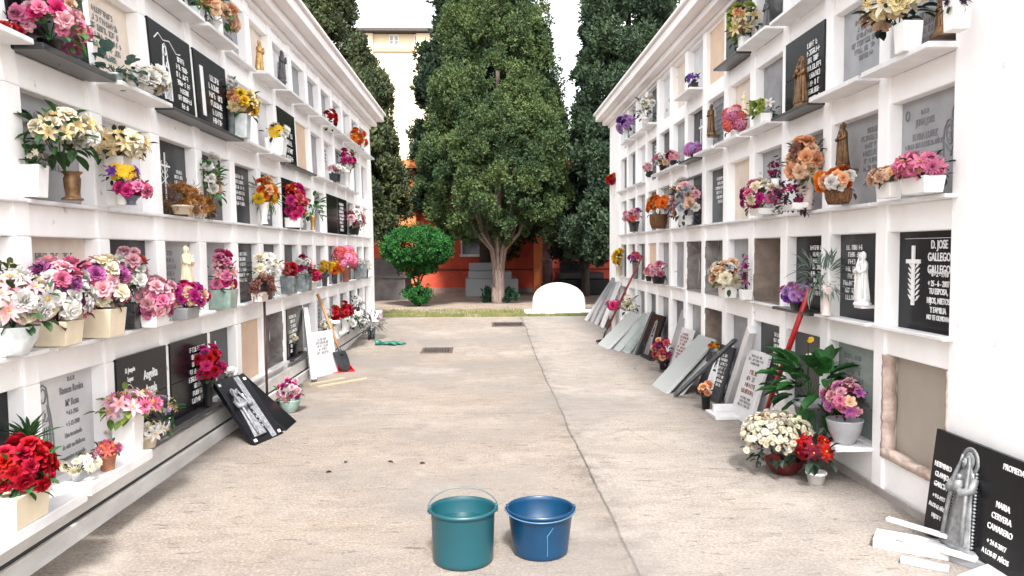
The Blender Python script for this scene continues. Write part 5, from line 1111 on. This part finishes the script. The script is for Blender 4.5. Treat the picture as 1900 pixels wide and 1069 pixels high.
# right: the big dark slab with the silver relief at the near end
def deco_big(t, W, Hh):
    b = MB(); write(b, ['PROPIEDAD'], W*.715, Hh*.885, W*.044, 1.3, W*.26, .8)
    write(b, ['HERMINIO', 'CLAVIJO', 'GARCIA'], W*.115, Hh*.66, W*.044, 1.35, W*.175, .8); write(b, ['+ 9-5-1977', 'A LOS 62 AÑOS', 'HIJOS Y'], W*.115, Hh*.37, W*.035, 1.7, W*.175, .8)
    write(b, ['MARIA', 'CERVERA', 'CAMARERO'], W*.66, Hh*.56, W*.046, 1.40, W*.235, .8); write(b, ['+ 24-8-2017', 'A LOS 87 AÑOS'], W*.65, Hh*.24, W*.038, 1.6, W*.24, .8)
    b.build('inscription', LETW, t)
    b = MB(); b.M = Matrix.Translation((W*.355, -.006, Hh*.08)); figure(b, Hh*.84, 3, halo=True, wide=1.05, depth=.42); b.M = Matrix.Identity(4); b.build('relief_figure', SILVER, t, smooth=True)
    b = MB(); b.M = Matrix.Translation((W*.355, 0, Hh*.045)); b.lathe([(.0, 0), (W*.17, 0), (W*.17, .02), (W*.14, .03), (0, .03)], 18, 1, .35, cap=False); b.build('relief_pedestal', SILVER, t, smooth=True)
P0 = wall_at(1712, 986, 2.33); P2 = wall_at(1760, 803, XR-.045); P2.y = P0.y; P1 = P0-Vector((0, .86, 0))
slab('large black slab with silver robed relief and white names at the bottom right', P0, P1, P2, .03, BLACKG, deco=deco_big)
def plank(lab, p0, p1, m, w_=.07, t_=.03):
    p0, p1 = Vector(p0), Vector(p1); d = p1-p0; t = thing('stone_strip', lab, 'stone trim', p0); t.rotation_euler = d.to_track_quat('Z', 'Y').to_euler()
    b = MB(); b.box((-w_/2, -t_/2, 0), (w_/2, t_/2, d.length)); o = b.build('strip', m, t); bevel(o, .003)
def trims():
    q = random.Random(2)
    def bar(lab, c, L_, W_, T_, ang, z, tilt=0, m=WHITEM, hollow=False):
        t = thing('marble_trim' if not hollow else 'marble_tray', lab, 'stone trim', (c[0], c[1], z), ang); t.rotation_euler = (tilt, 0, ang)
        b = MB()
        if hollow:
            e = .028; b.box((-L_/2, -W_/2, 0), (L_/2, -W_/2+e, T_)); b.box((-L_/2, W_/2-e, 0), (L_/2, W_/2, T_)); b.box((-L_/2, -W_/2+e, 0), (-L_/2+e, W_/2-e, T_)); b.box((L_/2-e, -W_/2+e, 0), (L_/2, W_/2-e, T_))
            o = b.build('frame', m, t); bevel(o, .003); b = MB(); b.box((-L_/2+e, -W_/2+e, .003), (L_/2-e, W_/2-e, .018)); b.build('panel', GREYM, t)
        else: L_ *= .8; W_ *= .8; T_ *= .8; b.box((-L_/2, -W_/2, 0), (L_/2, W_/2, T_)); o = b.build('bar', m, t); bevel(o, .003)
    a = ground_at(1720, 1035); bar('white marble frame with grey panel lying flat before the large black slab', (2.16, 3.72), .34, .17, .045, R(-34), .0, hollow=True)
    bar('long white marble bar lying below the large black slab, topmost of the pile', (2.25, 3.74), .52, .045, .025, R(-58), .075)
    bar('white marble bar lying next to the grey paneled frame', (2.22, 3.60), .46, .045, .03, R(-54), .036)
    bar('short white marble bar at the paving side of the pile', (2.10, 3.50), .26, .07, .03, R(-36), .0, m=LGREYM)
    bar('white marble bar at the near end of the pile under the black slab', (2.31, 3.52), .50, .08, .06, R(-64), .0, m=LGREYM)
    bar('white marble slab lying flat in the bottom right corner', (2.36, 3.18), .5, .42, .07, R(-62), .0)
trims()
# peaked leaning groups on the right
slab('broad pale grey slab leaning low in front of the dark slabs', Vector((1.86, 8.45, 0)), Vector((1.90, 7.93, 0)), Vector((2.41, 8.47, .57)), .03, GRANG)
def fig_deco(col_, rel=True, txt=True):
    def f(t, W, Hh):
        b = MB(); line_figure(b, W*.5, Hh*.1, Hh*.8, .006)
        if txt: scribble(b, W*.78, Hh*.8, W*.3, 8, W*.05, random.Random(5))
        b.build('inscription', col_, t)
    return f
plank('dark grey stone edging strip leaning at the right of the broad pale slab', (1.96, 7.74, .02), (2.40, 7.20, .66), mat('slate_edge', (.17, .175, .19), .5, scale=20, c2=(.09, .09, .10)))
slab('dark slab with engraved figure standing steeply behind the long edged slab', Vector((2.22, 7.92, 0)), Vector((2.28, 7.35, 0)), Vector((XR-.04, 7.8, .56)), .03, DGREYG, deco=fig_deco(LETW))
def deco_red(t, W, Hh): b = MB(); scribble(b, W*.5, Hh*.66, W*.6, 4, W*.09, random.Random(9)); b.build('inscription', LETR, t); b = MB(); scribble(b, W*.5, Hh*.9, W*.7, 3, W*.05, random.Random(3)); scribble(b, W*.5, Hh*.3, W*.7, 3, W*.05, random.Random(4)); b.build('inscription', LETG, t)
slab('white slab with red brown lettering leaning beside the narrow white strip', Vector((2.24, 6.86, 0)), Vector((2.27, 6.42, 0)), Vector((XR-.02, 6.84, .62)), .03, WHITEM, deco=deco_red)
def strip():
    p0 = Vector((2.385, 7.36, .0)); p1 = Vector((2.39, 6.70, .83)); d = (p1-p0); L_ = d.length
    t = thing('marble_strip', 'narrow white marble strip leaning up to the right between slabs', 'stone trim', p0); t.rotation_euler = d.to_track_quat('Z', 'Y').to_euler(); b = MB(); b.box((-.035, -.045, .02), (.035, .045, L_-.03)); o = b.build('bar', WHITEM, t); bevel(o, .004)
    t = thing('marble_bracket', 'white marble angle pieces lying at the foot of the narrow strip', 'stone trim', g(1356, 772)); b = MB(); b.box((-.19, -.16, 0), (.17, .16, .03)); b.box((-.15, .04, .031), (.14, .08, .10)); b.box((.06, -.14, .031), (.10, .039, .12)); o = b.build('bracket', WHITEM, t); bevel(o, .004)
strip()
slab('second pale grey slab stacked under the broad pale one', Vector((1.99, 8.40, 0)), Vector((2.03, 7.85, 0)), Vector((XR-.02, 8.42, .50)), .03, GRANG)
slab('grey slab stacked behind the right green grey slab', Vector((2.12, 11.25, gz(11.2))), Vector((2.17, 10.9, gz(10.9))), Vector((XR-.02, 11.28, .60)), .035, GRANG)
slab('green grey slab between the two leaning green grey ones', Vector((1.90, 11.68, gz(11.6))), Vector((1.96, 11.25, gz(11.2))), Vector((2.36, 11.74, .55)), .035, GRANG)
slab('narrow edge-on pale slab right of the wine red and peach bunch', g(1238, 693), g(1238, 693)+Vector((.03, .35, 0)), wl(1284, 583, 'R', .01), .05, LGREYM)
slab('mottled white slab with faded lettering next to the narrow pale slab', Vector((2.24, 9.25, 0)), Vector((2.27, 8.85, 0)), Vector((XR-.02, 9.2, .58)), .035, WHITEM, deco=lambda t, W, Hh: (lambda b: (scribble(b, W*.5, Hh*.85, W*.7, 8, W*.07, random.Random(1)), b.build('inscription', LETR, t)))(MB()))
slab('black slab with worn relief, nearest of the dark ones behind the green grey pair', Vector((2.20, 10.75, 0)), Vector((2.24, 10.3, 0)), Vector((XR-.03, 10.7, .62)), .04, BLACKG, deco=fig_deco(LETG, txt=False))
slab('dark grey slab squeezed between the green grey pair and the black slab', Vector((2.16, 10.98, 0.01)), Vector((2.16, 10.86, .01)), Vector((XR-.03, 10.98, .64)), .05, DGREYG)
slab('green grey slab, right one of the leaning pair', Vector((2.0, 11.45, gz(11.4))), Vector((2.06, 11.02, gz(11))), Vector((XR-.04, 11.5, .58)), .04, GREENM)
slab('green grey slab, left one of the leaning pair', Vector((1.76, 11.95, gz(11.9))), Vector((1.83, 11.45, gz(11.4))), Vector((2.28, 12.05, .56)), .04, GRANG)
for i, (y, d, h_, m_, lb) in enumerate(((14.62, .52, .74, LGREYM, 'leftmost of the thin slabs leaning at the far end of the right block'), (14.30, .46, .86, GREYM, 'second from left of the thin slabs at the far end of the right block'), (14.0, .42, .80, LGREYM, 'third from left of the thin slabs at the far end of the right block'), (13.66, .36, .84, WHITEM, 'rightmost of the thin slabs leaning at the far end of the right block'))):
    slab(lb, (XR-d, y+.25, gz(y)), (XR-d+.01, y, gz(y)), (XR-.02, y+.25, gz(y)+h_), .035, m_, name='thin_slab')
# rake with dark red handle and shovel with red handle
def tool(lab, name, foot, top, handle_m, headf, r=.014, hname='handle'):
    foot, top = Vector(foot), Vector(top); d = top-foot; L_ = d.length
    t = thing(name, lab, 'tool', foot); t.rotation_euler = d.to_track_quat('Z', 'Y').to_euler()
    b = MB(); b.tube([(0, 0, .16), (0, 0, L_*.5), (0, 0, L_)], r, 10); b.lathe([(r*1.15, L_), (r*1.25, L_+.006), (r*.9, L_+.02), (0, L_+.025)], 10, cap=False); b.build(hname, handle_m, t, smooth=True)
    headf(t, L_); return t
REDP = mat('red_painted_steel', (.60, .015, .02), .35, var=.1, coat=.2); DREDP = mat('dark_red_painted_steel', (.25, .02, .025), .5, var=.2); WOODH = mat('wooden_handle', (.55, .30, .14), .6, scale=12, c2=(.40, .20, .09), stretch=(6, 6, .6)); STEEL = mat('dark_steel', (.05, .055, .06), .4, metal=.5, var=.4); DPOLE = mat('brown_pole_paint', (.09, .045, .04), .4, var=.2)
def blade(t, L_, m=STEEL, w_=.115, h_=.26):
    b = MB(); n = 8; vs = []
    for j in range(n+1):
        t_ = j/n; z = .12-h_*t_+.0; ww = w_*(math.sqrt(max(0, 1-max(0, (t_-.35)/.65)**2.2)) if t_ < 1 else .05)
        for i in range(7): x = ww*(i/3-1); vs.append((x, .02*(1-(i/3-1)**2)-.02, z))
    b.add(vs, [(j*7+i, j*7+i+1, (j+1)*7+i+1, (j+1)*7+i) for j in range(n) for i in range(6)]); b.v += [(p[0], p[1]+.003, p[2]) for p in vs]; k = len(vs); b.f += [(k+j*7+i, k+(j+1)*7+i, k+(j+1)*7+i+1, k+j*7+i+1) for j in range(n) for i in range(6)]; b.mi += [0]*(n*6)
    b.build('blade', m, t, smooth=True)
    b = MB(); b.tube([(0, .01, .06), (0, .0, .13), (0, 0, .26)], [.026, .02, .017], 10); b.build('socket', m, t, smooth=True)
p_ = g(1412, 792); topw = wl(1501, 541, 'R', .07)
tool('shovel with a bright red handle leaning up behind the peace lily', 'shovel', depth_at(1412, 790, 6.15), topw, REDP, lambda t, L_: blade(t, L_), r=.021)
def rake_head(t, L_):
    b = MB(); b.tube([(0, 0, .20), (0, 0, .1), (0, -.02, .02)], [.018, .015, .012], 8); b.build('socket', STEEL, t, smooth=True)
    b = MB(); b.box((-.17, -.035, -.01), (.17, -.01, .02))
    for i in range(11): x = -.16+.032*i; b.tube([(x, -.03, .0), (x, -.06, -.03), (x, -.09, -.035)], .005, 5)
    b.build('tines', STEEL, t)
p_ = g(1117, 636); tool('rake with a dark red handle and black head, leaning near the far right slabs', 'rake', p_+Vector((0, 0, .05)), wl(1191, 476, 'R', .06), DREDP, rake_head, r=.016)
# left: slabs and tools
PALE_S = mat('etched_pale_granite', (.40, .41, .43), .6, scale=35, c2=(.16, .165, .18), detail=6)
def deco_lb(t, W, Hh):
    b = MB(); b.box((W*.60, -.004, Hh*.02), (W*.76, -.0005, Hh*.98)); b.build('white_band', PALE_S, t)
    b = MB(); b.M = Matrix.Translation((W*.32, -.004, Hh*.10)); figure(b, Hh*.74, 8, halo=False, wide=.95, depth=.22, child=False); b.M = Matrix.Identity(4); b.build('relief_figure', PALE_S, t, smooth=True)
    b = MB(); q = random.Random(6)
    for i in range(8): b.box((W*.52, -.004, Hh*(.2+.07*i)), (W*.565, -.001, Hh*(.235+.07*i)))
    for (x, z) in ((.08, .92), (.9, .92), (.08, .06), (.9, .06)): b.box((W*x-.015, -.006, Hh*z-.012), (W*x+.015, -.001, Hh*z+.012))
    b.build('inscription', LETW, t)
pa, pb_ = g(474, 827), g(527, 804); tp = wl(384, 711, 'L', .03)
slab('black slab with white relief figure and pale band leaning on the left block', pa, pb_, tp, .035, BLACKG, deco=deco_lb)
def side_marks():
    pass
pa2 = g(520, 806)+Vector((.02, .12, 0)); slab('second black slab leaning behind the one with the white relief', pa2, g(551, 782), wl(448, 693, 'L', .05), .04, BLACKG)
slab('small white slab leaning in the far bottom row of the left block', g(582, 703), g(628, 690), wl(556, 622, 'L', .02), .03, WHITEM, deco=lambda t, W, Hh: (lambda b: (scribble(b, W*.5, Hh*.8, W*.5, 5, W*.05, random.Random(1)), b.build('inscription', LETG, t)))(MB()))
def lstrip():
    p0 = g(584, 640)+Vector((-.2, 0, 0)); p1 = wl(566, 572, 'L', .03); p0 = Vector((-2.05, p1.y-.35, .02)); d = p1-p0
    t = thing('marble_strip', 'narrow white marble strip leaning behind the small white slab', 'stone trim', p0); t.rotation_euler = d.to_track_quat('Z', 'Y').to_euler(); b = MB(); b.box((-.03, -.04, 0), (.03, .04, d.length)); o = b.build('bar', WHITEM, t); bevel(o, .004)
lstrip()
foot = g(652, 690); tool('shovel with a pale wooden handle and black blade leaning on the left block', 'shovel', foot+Vector((-.10, .0, .16)), wl(590, 548, 'L', .06), WOODH, lambda t, L_: blade(t, L_, w_=.12, h_=.28), r=.019)
def dustpan():
    p = g(648, 692); t = thing('dustpan', 'bright red plastic dustpan lying beside the wooden handled shovel', 'dustpan', p+Vector((-.12, .15, .0)), R(25))
    b = MB(); b.box((-.13, -.12, .0), (.13, .13, .008)); b.box((-.13, .131, 0), (.13, .14, .07)); b.add([(-.14, -.12, 0), (-.131, -.12, 0), (-.131, .14, 0), (-.14, .14, 0), (-.14, -.12, .01), (-.131, -.12, .01), (-.131, .14, .07), (-.14, .14, .07)], [(0, 3, 2, 1), (4, 5, 6, 7), (0, 1, 5, 4), (1, 2, 6, 5), (2, 3, 7, 6), (3, 0, 4, 7)])
    b.add([(.131, -.12, 0), (.14, -.12, 0), (.14, .14, 0), (.131, .14, 0), (.131, -.12, .01), (.14, -.12, .01), (.14, .14, .07), (.131, .14, .07)], [(0, 3, 2, 1), (4, 5, 6, 7), (0, 1, 5, 4), (1, 2, 6, 5), (2, 3, 7, 6), (3, 0, 4, 7)])
    b.build('pan', REDP, t); b = MB(); b.tube([(0, .14, .04), (0, .26, .06)], .014, 8); b.build('handle', REDP, t)
dustpan()
def pole():
    p = Vector((-2.10, 7.2, 0)); top = depth_at(490, 543, p.y+.05); t = thing('broom', 'broom with a thin dark brown pole standing upright before the left block', 'broom', p); d = top-p
    b = MB(); b.tube([(0, 0, .10), d*.5, d], .0125, 8); b.build('handle', DPOLE, t, smooth=True)
    b = MB(); b.box((-.12, -.03, .07), (.12, .03, .11)); b.build('broom_head', BLACKP, t)
    b = MB(); q = random.Random(3)
    for i in range(140): x, y = q.uniform(-.115, .115), q.uniform(-.026, .026); b.tube([(x, y, .07), (x*1.15+q.gauss(0, .008), y*1.4+q.gauss(0, .01), .0)], .0022, 3)
    b.build('bristles', BLACKP, t)
pole()
def sticks():
    for (x0, y0, x1, y1, lab) in ((588, 720, 680, 704, 'pale wooden batten lying on the paving below the red dustpan'), (574, 716, 640, 703, 'shorter pale batten on the paving next to the white slab')):
        a, c = g(x0, y0), g(x1, y1); d = c-a; t = thing('wood_batten', lab, 'batten', a); t.rotation_euler = (0, 0, math.atan2(d.y, d.x)); b = MB(); b.box((0, -.018, 0), (d.length, .018, .022)); o = b.build('batten', mat('pale_wood', (.50, .44, .30), .7, scale=6, c2=(.40, .34, .22), stretch=(.3, 4, 4)), t); bevel(o, .003)
sticks()
def floor_pot(px, py_base, px_c, py_c, w_, h_, heads, n, hpx, leaf, vase, lab, name='flower_bouquet', rot=0, cat='flowers', up=.6, squash=1):
    p = g(px, py_base); s = p.y/F0; t = thing(name, lab, cat, p, rot); NB[0] += 1; q = random.Random(NB[0]*7)
    c = depth_at(px_c, py_c, p.y); vk, vm, vw, vh = vase; vh *= s; v = vase_mesh(vk, vw*s, vh); v.build('vase', vm, t, smooth=vk not in ('box', 'trough')); ha, hh = w_*s/2, h_*s/2; dx = c.x-p.x; cz = c.z-p.z; hs = hpx*s/2
    b = MB(); leafy(b, leaf[0], leaf[1], leaf[2], ha, ha, hh, cz-hh*.1, q, leaf[3]*s, dx, 0); stems_mb(b, q, 8, dx, 0, ha*.7, ha*.7, vh*.8, cz); b.build('foliage', lmat(leaf[1]), t)
    if heads: spray(t, q, heads, n, hs, ha-hs*.5, ha-hs*.5, hh-hs*.5, cz, dx, 0, up=up, front=False, squash=squash)
    return t
MUMS = floor_pot(1455, 878, 1447, 820, 142, 92, [('mum', 'ivory', 5), ('mum', 'white', 3)], 99, 12.5, ('leaf', 'dark', 150, 14), ('bowl', MAROON, 74, 28), 'round mound of small ivory chrysanthemums in a maroon bowl on the paving', up=.7)
def more_mums():
    src = MUMS; q = random.Random(77)
    hs_ = [o for o in bpy.data.objects if o.parent == src and o.name.startswith('chrysanthemum_head')]; cen = sum((o.location for o in hs_), Vector())/len(hs_)
    me0 = head('mum', 'ivory'); v0 = np.array([tuple(v.co) for v in me0.vertices]); f0 = [tuple(p.vertices) for p in me0.polygons]; b = MB()
    for i in range(230):
        d = Vector((q.gauss(0, 1), q.gauss(0, 1), abs(q.gauss(0, .9))-.28)).normalized(); s = .019*q.uniform(.8, 1.2); p = Vector((cen.x+d.x*.24, cen.y+d.y*.24, cen.z-.03+d.z*.165))
        b.M = Matrix.Translation(p) @ d.to_track_quat('Z', 'Y').to_matrix().to_4x4() @ Matrix.Scale(s, 4); b.add(v0, f0)
    o = b.build('small_blooms', petal_mat('ivory'), src, smooth=True); o['kind'] = 'stuff'
more_mums()
floor_pot(1514, 896, 1510, 832, 92, 72, [('poin', 'red', 4), ('poin', 'dred', 1)], 11, 40, ('leaf', 'dark', 46, 22), ('pot', CERW, 38, 22), 'red poinsettia in a small white pot in front of the ivory chrysanthemums', name='potted_poinsettia')
floor_pot(538, 765, 536, 726, 50, 46, [('carn', 'magenta', 2), ('carn', 'lpink', 2), ('carn', 'hot', 1)], 26, 13, ('leaf', 'green', 18, 10), ('bowl', GLASSN, 40, 24), 'round magenta and white carnation ball in a pale green bowl on the paving')
floor_pot(689, 629, 690, 597, 44, 40, [('small', 'grey', 2), ('small', 'mauve', 1)], 14, 7, ('spike', 'slate', 120, 11), ('pot', DGLASS, 16, 20), 'withered grey bunch in a dark pot at the far end of the left block')
def side_box():
    t = thing('black_vase', 'black stone vase lying on its side behind the second black slab', 'vase', g(545, 786)+Vector((-.05, .1, .0)), R(40)); v = vase_mesh('box', .14, .2); o = v.build('vase', BLACKG, t); bevel(o, .004)
def glove():
    m = mat('green_rubber', (.02, .20, .13), .5, scale=10, c2=(.01, .11, .08)); p = g(722, 640); t = thing('rubber_glove', 'crumpled green rubber glove lying on the paving', 'glove', p+Vector((0, 0, .0)), R(8))
    b = MB(); b.tube([(-.13, .0, .028), (-.05, .01, .034), (.05, 0, .03), (.11, -.01, .028)], [.03, .042, .046, .044], 10); b.v = [(x, y*1.5, z*.8+.006*math.sin(x*50+y*30)) for x, y, z in b.v]
    for i, (a, L_) in enumerate(((-.35, .13), (-.12, .16), (.08, .17), (.28, .14))): b.tube([(.10, (i-1.5)*.026, .028), (.10+L_*.5*math.cos(a), (i-1.5)*.026+L_*.5*math.sin(a), .032), (.10+L_*math.cos(a), (i-1.5)*.028+L_*math.sin(a), .014)], [.017, .015, .010], 8)
    b.tube([(.0, -.05, .028), (.06, -.11, .03), (.12, -.13, .014)], [.02, .016, .011], 8)
    b.tube([(-.13, .0, .028), (-.20, .02, .04), (-.22, .02, .035)], [.042, .055, .05], 10); b.build('glove', m, t, smooth=True)
glove()
# ---------------------------------------------------------------- the two buckets
def bucket(lab, px, py, r0, r1, h, m, mi, handle_up, ang=0, scratch=False):
    p = g(px, py); p = Vector((p.x, p.y+r0*.9, 0)); t = thing('bucket', lab, 'bucket', p, ang); n = 48
    b = MB(); b.lathe([(0, .006), (r0*.90, .0), (r0*.96, .004), (r0*.99, .014), (r0*1.0, .03), (r1*.985, h-.02), (r1*.99, h-.018), (r1*1.035, h-.016), (r1*1.045, h-.008), (r1*1.035, h), (r1*1.0, h+.001), (r1*.975, h-.003), (r1*.965, h-.02), (r0*.97, .014), (0, .010)], n, cap=False); b.build('body', m, t, smooth=True)
    b = MB()
    for s_ in (-1, 1): b.box((s_*r1*1.02-.006, -.010, h-.030), (s_*r1*1.02+.010, .010, h+.010))
    o = b.build('lugs', m, t); bevel(o, .004)
    k = MB(); rr = r1*1.075; pts = []
    for i in range(25):
        a = math.pi*i/24; x = math.cos(a)*rr; u = math.sin(a)*rr*(.92 if handle_up else .98)
        if handle_up: pts.append((x, u*.62, h-.004+u*.44))
        else: pts.append((x, -u*1.01, h-.006-u*.10))
    pts = [(rr, 0, h-.022)]+pts+[(-rr, 0, h-.022)]
    k.tube(pts, .0032, 8); k.build('handle', STEELW if handle_up else STEELB, t, smooth=True)
    if scratch:
        b = MB(); f = lambda a, z: ((r0+(r1-r0)*z/h+.0012)*math.sin(a), -(r0+(r1-r0)*z/h+.0012)*math.cos(a), z)
        b.tube([f(.22, .03), f(.215, .10), f(.20, .135), f(.30, .155), f(.38, .175)], .0022, 5); b.build('scratch', mat('pale_blue_scratch', (.07, .20, .34), .5), t)
    if handle_up:
        b = MB(); b.lathe([(0, h*.70), (r0+(r1-r0)*.70-.008, h*.70)], n, cap=False); b.build('water', mi, t)
    return t
STEELW = mat('galvanised_wire', (.12, .17, .18), .45, metal=.5); STEELB = mat('blue_wire', (.10, .22, .36), .35, metal=.3)
WATER = mat('bucket_water', (.005, .07, .085), .04, var=.1, spec=.6)
TEAL = mat('teal_plastic', (.006, .085, .105), .38, scale=7, c2=(.012, .075, .098), detail=6, bump=.04); BLUE = mat('blue_plastic', (.003, .050, .120), .32, scale=7, c2=(.003, .038, .098), detail=6, bump=.04)
bucket('teal plastic bucket full of water with its wire handle raised', 858, 1060, .149, .160, .268, TEAL, WATER, True, R(4))
bucket('dark blue plastic bucket with a pale scratch, standing right of the teal one', 1006, 1042, .142, .166, .232, BLUE, WATER, False, R(-3), True)
# small leaves and petals dropped on the paving
def litter():
    q = random.Random(8); spots = [(640, 860), (720, 858), (780, 862), (1178, 684), (605, 878)]
    for i, (px, py) in enumerate(spots):
        p = g(px, py); t = thing('fallen_leaf', 'one of the small dry leaves scattered over the paving', 'leaf', p+Vector((0, 0, .004)), q.uniform(0, 6.28), group='dry leaves scattered over the paving')
        b = MB(); petal(b, 0, .045, .022, .1, -.5, 0, .5, 0, n=4, tip=.05); b.build('blade', lmat('brown'), t)
litter()
